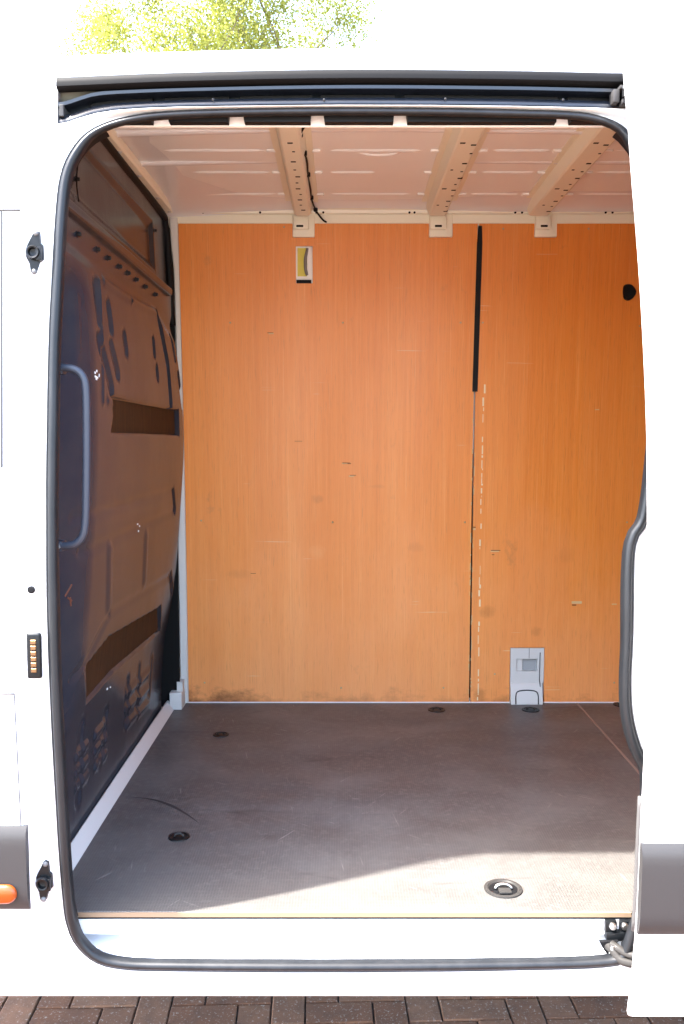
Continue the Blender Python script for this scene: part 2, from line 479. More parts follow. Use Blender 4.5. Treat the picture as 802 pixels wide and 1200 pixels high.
def extrude_x(bm, prof, x0, x1, closed=True, n=1, mi=0, zoff=None):
    """prof: (y, z) outline carried along x"""
    rings = []
    for k in range(n + 1):
        x = x0 + (x1 - x0) * k / n
        dz = zoff(x) if zoff else 0
        rings.append([bm.verts.new((x, y, z + dz)) for y, z in prof])
    m_ = len(prof)
    for A, B in zip(rings, rings[1:]):
        for k in range(m_ if closed else m_ - 1):
            f = bm.faces.new((A[k], A[(k+1) % m_], B[(k+1) % m_], B[k])); f.material_index = mi
    if closed:
        bm.faces.new(rings[0][::-1]).material_index = mi; bm.faces.new(rings[-1]).material_index = mi
def copy_tree(o, parent=None, mtx=None):
    c = o.copy(); C.objects.link(c); c.parent = parent if parent is not None else o.parent
    if mtx is not None: c.matrix_local = mtx
    for ch in [k for k in C.objects if k.parent == o]:
        copy_tree(ch, c)
    return c
def copy_to(o, loc, parent=None):
    c = o.copy(); C.objects.link(c)
    if parent is not None: c.parent = parent
    c.location = loc; return c

# ------------------------------------------------------------------ ground, sky side setting
bm = bmesh.new()
S = 900
for v in ((-S, -S, 0), (S, -S, 0), (S, S, 0), (-S, S, 0)): bm.verts.new(v)
bm.faces.new(bm.verts)
o = obj('ground', bm, M['bounce_ground']); o['kind'] = 'structure'  # added pale ground, bounces daylight into the cargo bay
bm = bmesh.new()
for v in ((-6, -3.1, -.0025), (7.2, -3.1, -.0025), (7.2, 3.4, -.0025), (-6, 3.4, -.0025)): bm.verts.new(v)
bm.faces.new(bm.verts)
o = obj('paving_bed', bm, M['ground']); o['kind'] = 'structure'

# herringbone block paving
U = 0.105
def paver_mesh(lx, ly):
    bm = bmesh.new()
    j = 0.0022
    x, y, h, b = lx / 2 - j, ly / 2 - j, 0.052, 0.0035
    R = []
    for (dx, z) in ((0, 0.0), (0, h - b), (b, h)):
        R.append([bm.verts.new((sx * (x - dx), sy * (y - dx), z)) for sx, sy in ((-1, -1), (1, -1), (1, 1), (-1, 1))])
    for A, B in zip(R, R[1:]):
        for k in range(4): bm.faces.new((A[k], A[(k+1) % 4], B[(k+1) % 4], B[k]))
    bm.faces.new(R[-1])
    me = bpy.data.meshes.new('paver'); bm.to_mesh(me); bm.free(); me.materials.append(M['paver'])
    return me
pave = bpy.data.objects.new('block_paving', None); C.objects.link(pave)
pave['kind'] = 'structure'
PZ = -0.054
PH, PV = paver_mesh(2 * U, U), paver_mesh(U, 2 * U)
spots = []
for ix in range(-52, 66):
    for iy in range(-28, 30):
        r = (ix - iy) % 4
        if r == 0: spots.append((PH, (ix + 1) * U, (iy + .5) * U))
        elif r == 3: spots.append((PV, (ix + .5) * U, (iy + 1) * U))
rp = random.Random(5)
sk = math.radians(2.0)
spots = [(me, 0.12 + x * math.cos(sk) - y * math.sin(sk), x * math.sin(sk) + y * math.cos(sk)) for me, x, y in spots]
spots.sort(key=lambda s: max(abs(s[1]) * 0.62, abs(s[2] - 0.75) * 1.4))
near, far = spots[:300], spots[300:]
for me, x, y in near:
    p = link('paver', me, pave)
    p.location = (x, y, 0.004 + rp.uniform(-.0018, .0018) - 0.05)
    p.rotation_euler = (rp.uniform(-.006, .006), rp.uniform(-.006, .006), sk + rp.uniform(-.012, .012))
bm = bmesh.new()
for me, x, y in far:
    lx, ly = (U, U / 2) if me is PH else (U / 2, U)
    z = 0.006 + rp.uniform(-.0018, .0018)
    j = .0022
    ca, sa = math.cos(sk), math.sin(sk)
    top = [bm.verts.new((x + a * ca - b * sa, y + a * sa + b * ca, z)) for a, b in ((-lx+j, -ly+j), (lx-j, -ly+j), (lx-j, ly-j), (-lx+j, ly-j))]
    bot = [bm.verts.new((v.co.x, v.co.y, -0.05)) for v in top]
    bm.faces.new(top)
    for k in range(4): bm.faces.new((bot[k], bot[(k+1) % 4], top[(k+1) % 4], top[k]))
o = obj('paver_field', bm, M['paver'], pave); o['kind'] = 'stuff'
# sand bed sits lower than the pavers' tops
bpy.data.objects['ground'].location.z = -0.006

# ------------------------------------------------------------------ the van
van = bpy.data.objects.new('van', None); C.objects.link(van)
van['label'] = 'white panel van, side door slid open, empty cargo bay lined in orange plywood'
van['category'] = 'van'

SKIN = [(.36, .03), (.49, -.02), (.56, -.03), (.9, -.048), (1.3, -.048), (1.7, -.030), (2.1, .005), (2.45, .045), (2.62, .070), (2.80, .12)]
def yskin(z): return smooth_tab(SKIN, z)
WALL = [(.60, 1.705), (1.1, 1.700), (1.6, 1.685), (2.1, 1.655), (2.75, 1.600)]
def ywall(z): return smooth_tab(WALL, z)
ZF = 0.68          # cargo floor
ZC = 2.665         # ceiling sheet
X0, X1 = -1.55, 2.60

# ---- aperture contour (outer edge of the rubber seal), read off the photo on the body side
px_left = [(72, 1060), (67, 1000), (61, 900), (56, 800), (53, 700), (52, 600), (53, 500), (55, 400), (59, 320), (63, 250), (68, 207), (79, 178), (98, 155), (125, 141), (160, 132.5), (210, 127.8),
           (300, 125.2), (400, 124.2), (500, 124.7), (600, 126.6), (672, 129), (704, 134), (728, 143.5), (744, 158), (756, 180)]
ctr = [at_y(a, b, yskin) for a, b in px_left]
hid = [(.712, 2.20), (.708, 1.95), (.695, 1.80)]
ctr += [Vector((x, yskin(z), z)) for x, z in hid]
ctr += [at_y(a, b, yskin) for a, b in [(764, 604), (749, 634), (745, 670), (744, 750), (742, 800), (744, 840), (753, 876), (766, 905)]]
ctr += [Vector((x, yskin(z), z)) for x, z in [(.690, .95), (.694, .75)]]
ctr += [at_y(a, b, yskin) for a, b in [(752, 1095), (739, 1125), (713, 1136.5), (600, 1140.5), (400, 1142.5), (200, 1141.5), (140, 1139), (108, 1130), (86, 1109), (76, 1085)]]
NC = 320
cont = resample(catmull(ctr, 8, True), NC)
# outward normals in the x-z plane
def normals(P):
    out = []
    for i in range(len(P)):
        t = P[(i + 1) % len(P)] - P[i - 1]
        n_ = Vector((-t.z, 0, t.x)).normalized()
        out.append(n_)
    cx = sum(p.x for p in P) / len(P); cz = sum(p.z for p in P) / len(P)
    s = sum((p.x - cx) * n_.x + (p.z - cz) * n_.z for p, n_ in zip(P, out))
    return [n_ if s > 0 else -n_ for n_ in out]
cn = normals(cont)
def inset(dist, yo):
    return [Vector((p.x - n_.x * dist, yskin(p.z) + yo, p.z - n_.z * dist)) for p, n_ in zip(cont, cn)]

# ---- outer side skin with the opening in it
rail_low_px = [(68, 146), (78, 144.5), (90, 140), (110, 133.5), (135, 129), (170, 126.5), (210, 125), (300, 123.5), (400, 122.5), (500, 122.8), (600, 124), (690, 126), (735, 127.5)]
rail_low = [at_y(a, b, lambda z: .05) for a, b in rail_low_px]
RL = [(p.x, p.z) for p in rail_low]
def ztop(x): return lerp_tab(RL, x)
ZB = at_y(300, 1163, yskin).z
Cc = Vector((0.03, 0, 1.52))
def edge_pt(p):
    d = Vector((p.x - Cc.x, 0, p.z - Cc.z))
    lo, hi = 1.0, 60.0
    for _ in range(50):
        mid = (lo + hi) / 2
        q = Cc + d * mid
        if X0 < q.x < X1 and ZB < q.z < ztop(q.x): lo = mid
        else: hi = mid
    return Cc + d * lo
bm = bmesh.new()
prof = [(0.0, .030), (0.004, .022), (.068, .020), (.075, .016), (.085, .004), (.093, .0005), (.11, 0)]
FR = [0, .06, .45, .55, .72, .86, 1.0]
rings = [[] for _ in range(len(prof) + 14)]
ends = [edge_pt(p) for p in cont]
for corner in ((X0, ZB), (X1, ZB), (X0, ztop(X0)), (X1, ztop(X1))):
    k = min(range(NC), key=lambda i: (ends[i].x - corner[0])**2 + (ends[i].z - corner[1])**2)
    ends[k] = Vector((corner[0], 0, corner[1]))
for i, p in enumerate(cont):
    e = ends[i]; d = Vector((e.x - p.x, 0, e.z - p.z)); L = d.length; d.normalize()
    last = None
    for k, (s, yo) in enumerate(prof):
        s2 = min(s, L * 0.9 * FR[k])
        q = Vector((p.x, 0, p.z)) + d * s2
        rings[k].append(bm.verts.new((q.x, yskin(q.z) + yo, q.z))); last = q
    for k in range(14):
        t = ((k + 1) / 14) ** 1.0
        q = last.lerp(Vector((e.x, 0, e.z)), t)
        rings[len(prof) + k].append(bm.verts.new((q.x, yskin(q.z), q.z)))
for A, B in zip(rings, rings[1:]):
    for k in range(NC): bm.faces.new((A[k], A[(k+1) % NC], B[(k+1) % NC], B[k]))
side = obj('body_side', bm, M['white'], van, auto=40, label='white painted side panel framing the open doorway')

# rolled lower edge of the side
bm = bmesh.new()
yb = yskin(ZB)
extrude_x(bm, [(yb, ZB - .001), (yb + .006, ZB - .012), (yb + .03, ZB - .016), (yb + .06, ZB - .012), (yb + .06, ZB + .004)], X0, X1, True)
obj('sill_flange', bm, M['white'], van, auto=50)

# upper side left and right of the rail, cant rail and roof
zl = at_y(68, 96, lambda z: .05).z      # top lip height at the left
lip_px = [(68, 96), (200, 90.5), (400, 86.5), (600, 88), (733, 91)]
lipP = [at_y(a, b, lambda z: .045) for a, b in lip_px]
LT = [(p.x, p.z) for p in lipP]
def zlip(x): return smooth_tab(LT, x)
RX0, RX1 = rail_low[0].x, 2.2
bm = bmesh.new()
for (xa, xb) in ((X0, RX0),):
    zs = [ztop(xa) + (zlip(xa) + .012 - ztop(xa)) * k / 8 for k in range(9)]
    A = [bm.verts.new((xa, yskin(z), z)) for z in zs]; B = [bm.verts.new((xb, yskin(z), z)) for z in zs]
    for k in range(8): bm.faces.new((A[k], B[k], B[k+1], A[k+1]))
obj('upper_side_panel', bm, M['white'], van, smooth=True)
bm = bmesh.new()
z0 = 0.012
roofp = [(.062, 0.0), (.058, .014), (.064, .030), (.078, .050), (.105, .066), (.16, .082), (.30, .100), (.55, .110), (.85, .113)]
ybk = 1.74
full = roofp + [(ybk - y, z) for y, z in roofp[-2::-1]]
N = 40
prev = None
for k in range(N + 1):
    x = X0 + (X1 - X0) * k / N
    R = [bm.verts.new((x, y, z + zlip(x) + z0)) for y, z in full]
    if prev:
        for a in range(len(R) - 1): bm.faces.new((prev[a], R[a], R[a+1], prev[a+1]))
    prev = R
roof = obj('roof', bm, M['white'], van, smooth=True)
# raised beads along the roof skin
for yb_ in (.42, .75, 1.05, 1.35):
    bm = bmesh.new()
    zr = lerp_tab([(a, b) for a, b in full[:9]] + [(1.4, .118), (1.7, .05)], yb_)
    sweep(bm, [(x0_, yb_, zlip(x0_) + z0 + zr - .004) for x0_ in [-1.3 + 3.6 * k / 12 for k in range(13)]], circ(.018, 10, 1, .6), side=(0, 0, 1))
    obj('roof_bead', bm, M['white'], roof, smooth=True)

# far side, front end, rear end, under-tray: close the body
bm = bmesh.new()
zs = [ZB + (2.58 - ZB) * k / 16 for k in range(17)]
A = [bm.verts.new((X0, ybk - yskin(z), z)) for z in zs]; B = [bm.verts.new((X1, ybk - yskin(z), z)) for z in zs]
for k in range(16): bm.faces.new((A[k], A[k+1], B[k+1], B[k]))
obj('far_side', bm, M['white'], van, smooth=True)
for nm, x in (('cab_partition', X0), ('rear_end', X1)):
    bm = bmesh.new()
    poly = [(yskin(z), z) for z in zs] + [(yskin(2.58) , 2.585)] + [(y, z + zlip(x) + z0 - .003) for y, z in full[1:-1]] + [(ybk - yskin(z), z) for z in zs[::-1]]
    A = [bm.verts.new((x, y, z)) for y, z in poly]
    bm.faces.new(A)
    r = bmesh.ops.extrude_face_region(bm, geom=list(bm.faces))
    for v in [q for q in r['geom'] if isinstance(q, bmesh.types.BMVert)]: v.co.x += 0.03 * (1 if x < 0 else -1)
    obj(nm, bm, M['white'], van)
bm = bmesh.new()
box(bm, X0 + .05, X1 - .05, .06, 1.66, .50, .56)
obj('under_tray', bm, M['black'], van)

# ---- sliding door rail above the doorway
rail = bpy.data.objects.new('door_rail', None); C.objects.link(rail); rail.parent = van
rail['label'] = 'dark recessed sliding door rail above the doorway'
NX = 60
def along(f, x0=RX0, x1=RX1, n=NX): return [f(x0 + (x1 - x0) * k / n) for k in range(n + 1)]
def strip(name, m, rows, parent, smooth=True, auto=None):
    """rows: functions x -> (y, z); skin them into a sheet closed on itself"""
    bm = bmesh.new(); prev = None
    for k in range(NX + 1):
        t = k / NX
        x = RX0 + .0005 + (RX1 - RX0) * (t ** 1.35)
        R = [bm.verts.new((x + (r(x)[2] if len(r(x)) > 2 else 0), r(x)[0], r(x)[1])) for r in rows]
        if prev:
            for a in range(len(R)): bm.faces.new((prev[a], R[a], R[(a+1) % len(R)], prev[(a+1) % len(R)]))
        else: bm.faces.new(R[::-1])
        prev = R
    bm.faces.new(prev)
    return obj(name, bm, m, parent, auto=auto or 45)
# lip: rounded rubber drip edge
strip('rail_lip', M['lip'], [lambda x: (.062, zlip(x) + .0115), lambda x: (.050, zlip(x) + .011), lambda x: (.045, zlip(x) + .007), lambda x: (.042, zlip(x) - .002),
      lambda x: (.041, zlip(x) - .010), lambda x: (.044, zlip(x) - .0135), lambda x: (.060, zlip(x) - .0175), lambda x: (.066, zlip(x) - .008)], rail)
# upper and lower track bars: they rise from the dropped left end
def zh(x, f): return ztop(x) + (zlip(x) - .018 - ztop(x)) * f
RXs = [(RX0, 0.0), (RX0 + .25, .75), (RX0 + .45, 1.0), (3, 1.0)]
def dip(x): return smooth_tab(RXs, x)
def zt(x, f):
    a = ztop(x)
    hmid = at_y(500, 122.5, .05).z
    full_h = zlip(x) - .018 - a
    return a + min(full_h, .047 + .004 * (1 - dip(x))) * f
# back of the channel: dark behind the track, above it body paint with its shade put into an olive colour
strip('rail_back', M['navy'], [lambda x: (.125, zt(x, 1.0) - .002), lambda x: (.130, zt(x, 1.0) - .002), lambda x: (.130, ztop(x) - .002), lambda x: (.125, ztop(x) - .002)], rail)
strip('rail_web', mat('shaded_body_paint', (.085, .078, .052), .5), [lambda x: (.0665, zlip(x) - .004), lambda x: (.100, zlip(x) - .004), lambda x: (.122, zt(x, 1.0) + .0004), lambda x: (.080, zt(x, 1.0) + .0004)], rail)
strip('track_bar', M['navy'], [lambda x: (.062, zt(x, 1.0) - .001), lambda x: (.052, zt(x, .93)), lambda x: (.052, zt(x, .78)), lambda x: (.062, zt(x, .70)), lambda x: (.124, zt(x, .70)), lambda x: (.124, zt(x, 1.0) - .001)], rail)
strip('track_bar', M['navy'], [lambda x: (.074, zt(x, .46)), lambda x: (.060, zt(x, .40)), lambda x: (.050, zt(x, .14)), lambda x: (.050, zt(x, .05)), lambda x: (.060, zt(x, 0) + .0006), lambda x: (.124, zt(x, 0) + .0006), lambda x: (.124, zt(x, .46))], rail)
# end plate and small rivets
bm = bmesh.new()
p = at_y(76, 130, .05)
box(bm, RX0 + .004, RX0 + .014, .048, .12, p.z - .012, p.z + .014, .002)
obj('rail_end_plate', bm, M['grey_trim'], rail)
bm = bmesh.new()
lathe(bm, [(0, -.002), (.002, -.0018), (.003, 0)], (0, 0, 0), (0, 1, 0), 10)
rv = obj('rail_rivet', bm, M['grey_trim'], rail, smooth=True)
p = at_y(522, 116, .05); rv.location = (p.x, .049, p.z)
for px in (250, 380, 660): copy_to(rv, (at_y(px, 117, .05).x, .049, at_y(px, 117, .05).z))

# ---- rubber seal round the opening
seal = bmesh.new()
prof_s = [(-.0125, -.010), (-.0128, .003), (-.0100, .0060), (-.0082, .0052), (-.0066, .0078), (-.003, .0130), (.003, .0155), (.009, .012), (.0122, .004), (.0125, -.010)]
def sp(i):
    # a slight uneven bulge in the hand-fitted rubber
    p = cont[i]
    k = 1 + .07 * noise.noise(Vector((p.x * 6, 0, p.z * 6)))
    tp = sstep(2.40, 2.47, p.z)
    k *= 1 - .38 * tp
    return [(u * k, v * k) for u, v in prof_s]
def inset_seal():
    return [Vector((p.x - n_.x * d_, yskin(p.z) + .012, p.z - n_.z * d_)) for p, n_ in zip(cont, cn) for d_ in [.0125 * (1 - .45 * sstep(2.40, 2.47, p.z))]]
sweep(seal, inset_seal(), sp, True, side=(0, -1, 0))
obj('door_seal', seal, M['rubber'], van, auto=60, label='grey black rubber seal round the door opening')
# dark return behind the seal (left, top and right of the opening)
bm = bmesh.new()
A = inset(.0150, .012); B = inset(.0150, .050); D = inset(.0080, .050); E = inset(.0080, .012)
bm.free()
for sgn in (-1, 1):
    bm = bmesh.new()
    V4 = [[bm.verts.new(q) for q in L_] for L_ in (A, B, D, E)]
    for k in range(NC):
        k2 = (k + 1) % NC
        if not (.665 < cont[k].z < 2.46 and .665 < cont[k2].z < 2.46) or cont[k].x * sgn < 0: continue
        for a in range(4):
            bm.faces.new((V4[a][k], V4[a][k2], V4[(a+1) % 4][k2], V4[(a+1) % 4][k]))
    for v in [v for v in bm.verts if not v.link_faces]: bm.verts.remove(v)
    obj('doorway_return', bm, M['black'], van, auto=50)

# ---- step sill under the floor edge
bm = bmesh.new()
sp_ = [(.026, .6635), (.0235, .661), (.0235, .6275), (.0265, .6255), (.070, .6255), (.078, .615), (.072, .6035), (.050, .598), (.020, .590), (.006, .584), (.000, .577), (-.006, .552), (.10, .552), (.10, .6635)]
extrude_x(bm, sp_, -.70, .75, True, 1)
sill = obj('step_sill', bm, M['sill_white'], van, auto=35, label='white painted step sill below the floor edge')
# pressed oval pocket at the left end, a fixing hole, and welded seams
bm = bmesh.new()
pts = [at_y(a, b, .012) for a, b in [(92, 1112), (112, 1109), (134, 1107), (148, 1103), (150, 1099), (142, 1096)]]
sweep(bm, catmull([(p.x, .012 - .028 * max(0, (.614 - p.z)) / .03 * 1.0, p.z) for p in pts], 6), circ(.0035, 8))
obj('pressed_bead', bm, M['sill_white'], sill, smooth=True)
bm = bmesh.new()
p = at_y(155, 1085, .030)
cyl(bm, (p.x, .0285, p.z), (p.x, .032, p.z), .0055, n=14)
obj('drain_hole', bm, M['dark_hole'], sill)

# ---- floor
def fl(px, py): return at_z(px, py, ZF)
bm = bmesh.new()
box(bm, -.735, .9705, .026, 1.70, ZF - .012, ZF, .0012, seg=1)
floor = obj('cargo_floor', bm, M['floor'], van, label='worn dark brown anti-slip plywood floor')
bm = bmesh.new()
box(bm, .9795, 2.55, .026, 1.70, ZF - .012, ZF, .0012, seg=1)
obj('rear_floor_board', bm, M['floor'], floor)
bm = bmesh.new()
box(bm, -.735, 2.55, .0225, .0258, ZF - .0115, ZF - .001)
obj('floor_edge', bm, M['light_edge'], floor)
bm = bmesh.new()
box(bm, -.735, 2.55, .0235, .030, ZF - .0160, ZF - .0120)
obj('edge_gap', bm, M['dark_hole'], floor)
bm = bmesh.new()
box(bm, .971, .979, .026, 1.70, ZF - .010, ZF + .0006)
obj('floor_joint_strip', bm, M['alu'], floor)
# a bed under the boards keeps daylight out
bm = bmesh.new(); box(bm, -.74, 2.55, .11, 1.72, .60, ZF - .013); obj('floor_bed', bm, M['black'], floor)

bm = bmesh.new()
sk_ = catmull([fl(a, b) for a, b in ((152, 934), (178, 937), (200, 944), (218, 954), (232, 964))], 8)
L_, R_ = [], []
for i_, q in enumerate(sk_):
    t_ = i_ / (len(sk_) - 1); hw_ = .006 * math.sin(math.pi * t_) ** 1.5 + .0004
    L_.append(bm.verts.new((q.x, q.y - hw_, ZF + .0005))); R_.append(bm.verts.new((q.x + .002, q.y + hw_, ZF + .0005)))
for i_ in range(len(sk_) - 1): bm.faces.new((L_[i_], L_[i_+1], R_[i_+1], R_[i_]))
obj('skid_mark', bm, mat('skid_rubber', (.026, .024, .024), .6), floor)
def lashing_eye(px, py, r, big=False):
    p = fl(px, py)
    bm = bmesh.new()
    z = ZF
    if big:
        lathe(bm, [(r, .0006), (r * .98, .0035), (r * .82, .0045), (r * .76, .002), (r * .72, .0008)], (p.x, p.y, z), (0, 0, 1), 36, 0)
        lathe(bm, [(r * .735, .0012), (r * .7, .0010), (0, .0009)], (p.x, p.y, z), (0, 0, 1), 28, 1)
        cup = [M['worn_steel'], M['black']]
    else:
        lathe(bm, [(r, .0006), (r * .98, .003), (r * .80, .0034), (r * .74, .0012), (0, .0010)], (p.x, p.y, z), (0, 0, 1), 28, 0)
        cup = [M['gloss_black']]
    e = obj('lashing_eye', bm, cup, floor, auto=40)
    bm = bmesh.new()
    rr = r * .42
    pts = [(p.x + rr * math.cos(t), p.y + .004 * math.sin(t) - r * .05, z + .002 + (r * .22) * math.sin(t)) for t in [math.pi * k / 12 for k in range(13)]]
    sweep(bm, pts, circ(r * .085, 8))
    obj('ring', bm, M['steel'] if big else M['worn_steel'], e, smooth=True)
    if big:
        bm = bmesh.new()
        box(bm, p.x - r * .30, p.x + r * .34, p.y - r * .62, p.y - r * .10, z + .0016, z + .007, .002)
        obj('hinge_plate', bm, M['worn_steel'], e, auto=40)
    return e
lashing_eye(590, 1042, .047, True)['label'] = 'large steel lashing eye near the front floor edge'
for (a, b, r) in ((210, 981, .030), (259, 861, .030), (512, 832, .036), (622, 832, .036), (729, 826, .036)):
    lashing_eye(a, b, r)

# ---- far wall: painted frame and plywood lining
bm = bmesh.new()
zs = [.60 + 2.10 * k / 14 for k in range(15)]
A = [bm.verts.new((-.80, ywall(z) + .028, z)) for z in zs]; B = [bm.verts.new((X1 - .05, ywall(z) + .028, z)) for z in zs]
for k in range(14): bm.faces.new((A[k], B[k], B[k+1], A[k+1]))
frame = obj('inner_side_frame', bm, M['cream'], van, smooth=True)
ZP = at_y(400, 262, ywall).z             # top of the boards
xs_l = at_y(221, 790, ywall).x
seamx_t, seamx_b = at_y(559, 280, ywall).x, at_y(551, 790, ywall).x
def wl(px, py): return at_y(px, py, ywall)
def board(name, x0, x1, z0, z1, holes, label):
    xs = sorted({x0, x1} | {a for h in holes for a in h[:2] if x0 < a < x1})
    zs = sorted({z0, z1} | {a for h in holes for a in h[2:] if z0 < a < z1} | {z0 + (z1 - z0) * k / 18 for k in range(1, 18)})
    zs = [z for i, z in enumerate(zs) if i == 0 or z - zs[i-1] > 1e-5]
    bm = bmesh.new(); slab(bm, xs, zs, holes, ywall, .012)
    return obj(name, bm, M['ply'], van, label=label)
h1a, h1b = wl(347, 332), wl(366.5, 288)
hole1 = (h1a.x, h1b.x, h1a.z, h1b.z)
b1 = board('plywood_panel', xs_l, seamx_b - .003, ZF + .004, ZP, [hole1], 'wide orange plywood panel left of the black seam')
h2a, h2b = wl(597, 826), wl(638.5, 759)
hole2 = (h2a.x, h2b.x, ZF - .2, h2b.z)
b2 = board('plywood_panel', seamx_b + .0035, 2.50, ZF + .004, ZP + .006, [hole2], 'orange plywood panel right of the black seam, cut away round a white pillar base')
# pale bottom bead under the boards
bm = bmesh.new(); box(bm, xs_l, 2.5, ywall(.68) - .004, ywall(.68) + .002, ZF + .0004, ZF + .0036)
obj('bottom_bead', bm, M['cream'], van)
# black tape over the upper half of the seam, ragged pale filler below
ta, tb = wl(562, 265), wl(555.5, 459)
bm = bmesh.new()
zs = [tb.z + (ta.z - tb.z) * k / 10 for k in range(11)]
L_ = []
for z in zs:
    t = (z - tb.z) / (ta.z - tb.z)
    xc = seamx_b + .001 + .006 * t
    hw = .0105 if t < .93 else .0065
    L_.append([bm.verts.new((xc + s * hw, ywall(z) - d, z)) for s, d in ((-1, .0005), (-1, .0035), (1, .0035), (1, .0005))])
for A, B in zip(L_, L_[1:]):
    for k in range(4): bm.faces.new((A[k], A[(k+1) % 4], B[(k+1) % 4], B[k]))
bm.faces.new(L_[0]); bm.faces.new(L_[-1][::-1])
obj('seam_strip', bm, M['black'], van, label='black strip over the top of the plywood seam')
bm = bmesh.new()
za, zb = wl(551, 818).z, tb.z - .002
box(bm, seamx_b - .0028, seamx_b + .0033, ywall(1.2) + .0085, ywall(1.2) + .012, za, zb)
obj('seam_gap', bm, M['dark_hole'], van)
rs = random.Random(3)
bm = bmesh.new()
z = wl(565, 700).z * 0 + ZF + .01
ztop_line = wl(567, 455).z
while z < ztop_line:
    ln = rs.uniform(.006, .040)
    if rs.random() < .74:
        t = (z - ZF) / (ztop_line - ZF)
        x = wl(560, 815).x + (wl(567.5, 460).x - wl(560, 815).x) * t + rs.uniform(-.0025, .0025)
        hw = rs.uniform(.0007, .0034)
        box(bm, x - hw, x + hw, ywall(z + ln/2) - .0011, ywall(z + ln/2) + .004, z, z + ln)
    z += ln + rs.uniform(-.004, .016)
o = obj('filler_streaks', bm, mat('pale_filler', (0.74, 0.60, 0.36), .6), b2, label='broken pale filler line beside the seam')['kind'] = 'stuff'
# torn splinters of pale wood along the gap
bm = bmesh.new()
for k in range(46):
    z = rs.uniform(ZF + .02, tb.z); s = rs.choice((-1, 1)); hw = rs.uniform(.0007, .002)
    x = seamx_b + s * .0045 + rs.uniform(-.001, .001)
    box(bm, x - hw, x + hw, ywall(z) - .0012, ywall(z) + .004, z, z + rs.uniform(.005, .03))
# small gouges
for px, py, wd, ht in ((676, 706, 12, 3), (580, 646, 10, 1.4), (405, 543, 8, 1.5), (412, 558, 6, 1.5), (318, 391, 6, 1.2), (720, 708, 6, 1.4), (556, 620, 3, 2), (700, 480, 5, 1.2)):
    a, b = wl(px - wd / 2, py + ht / 2), wl(px + wd / 2, py - ht / 2)
    box(bm, a.x, b.x, ywall(a.z) - .0010, ywall(a.z) + .003, a.z, b.z)
obj('splinters', bm, mat('torn_wood', (0.62, 0.42, 0.20), .8), b2)['kind'] = 'stuff'
bm = bmesh.new()
for px, py, wd, ht in ((581, 645, 11, 1.0), (673, 709, 5, 1.6), (578, 650, 3, .9), (406, 542.5, 9, .8), (409.5, 543.2, 4, .8), (414, 557, 7, .8), (317, 390, 7, .7), (556, 618, 3, 1.6), (350, 517, 9, .5), (297, 672, 6, .6)):
    a, b = wl(px - wd / 2, py + ht / 2), wl(px + wd / 2, py - ht / 2)
    box(bm, a.x, b.x, ywall(a.z) - .0013, ywall(a.z) + .003, a.z, b.z)
obj('dark_gouges', bm, mat('gouge', (0.20, 0.065, 0.016), .9), b2)['kind'] = 'stuff'
# wood screws
bm = bmesh.new()
lathe(bm, [(0, -.0022), (.003, -.002), (.0042, 0)], (0, 0, 0), (0, 1, 0), 8)
ws = obj('wood_screw', bm, M['gold_screw'], b1, smooth=True)
first = True
for px, py in ((333, 266), (270, 378), (402, 378), (540, 378), (236, 610), (390, 612), (545, 612), (240, 800), (400, 806), (520, 806), (566, 378), (750, 382), (690, 268), (590, 268), (735, 612), (580, 790), (720, 800)):
    p = wl(px, py)
    if first: ws.location = (p.x, ywall(p.z), p.z); first = False
    else: copy_to(ws, (p.x, ywall(p.z), p.z), b1 if px < 550 else b2)

# grip recess seen through the cut-out in the left board
xa, xb, za, zb = hole1
yw = ywall((za + zb) / 2)
bm = bmesh.new()
slab(bm, [xa - .004, xa + .006, xb - .022, xb + .004], [za - .004, za + .028, zb - .004, zb + .004],
     [(xa + .006, xb - .022, za + .028, zb - .004)], lambda z: yw + .0135, .012)
cupo = obj('grip_recess', bm, M['cream'], van, label='cream grip recess with yellow film inside, in the left plywood panel')
bm = bmesh.new(); box(bm, xa + .006, xb - .022, yw + .0175, yw + .0205, za + .028, zb - .004); obj('film', bm, M['yellow_film'], cupo)
bm = bmesh.new()
sweep(bm, catmull([(xb - .020, yw + .018, zb - .006), (xb - .028, yw + .012, zb - .04), (xb - .029, yw + .010, (za + zb) / 2), (xb - .027, yw + .012, za + .05), (xb - .022, yw + .018, za + .034)], 6), circ(.006, 8, 1, 1.0))
obj('lever', bm, M['lever_grey'], cupo, smooth=True)
bm = bmesh.new(); box(bm, xa + .002, xb - .006, yw + .004, yw + .0128, za + .001, za + .013); obj('slot', bm, M['black'], cupo)

# white pillar base showing through the cut in the right board
xa, xb, _, zb = hole2
yw = ywall(.85)
pil = None
bm = bmesh.new()
sxa, sxb = wl(605, 785).x, wl(629.5, 785).x
sza, szb = wl(610, 786.5).z, wl(610, 772).z
slab(bm, [xa + .002, sxa, sxb, xb - .002], [ZF + .085, sza, szb, zb - .002], [(sxa, sxb, sza, szb)], lambda z: yw - .001, .012)
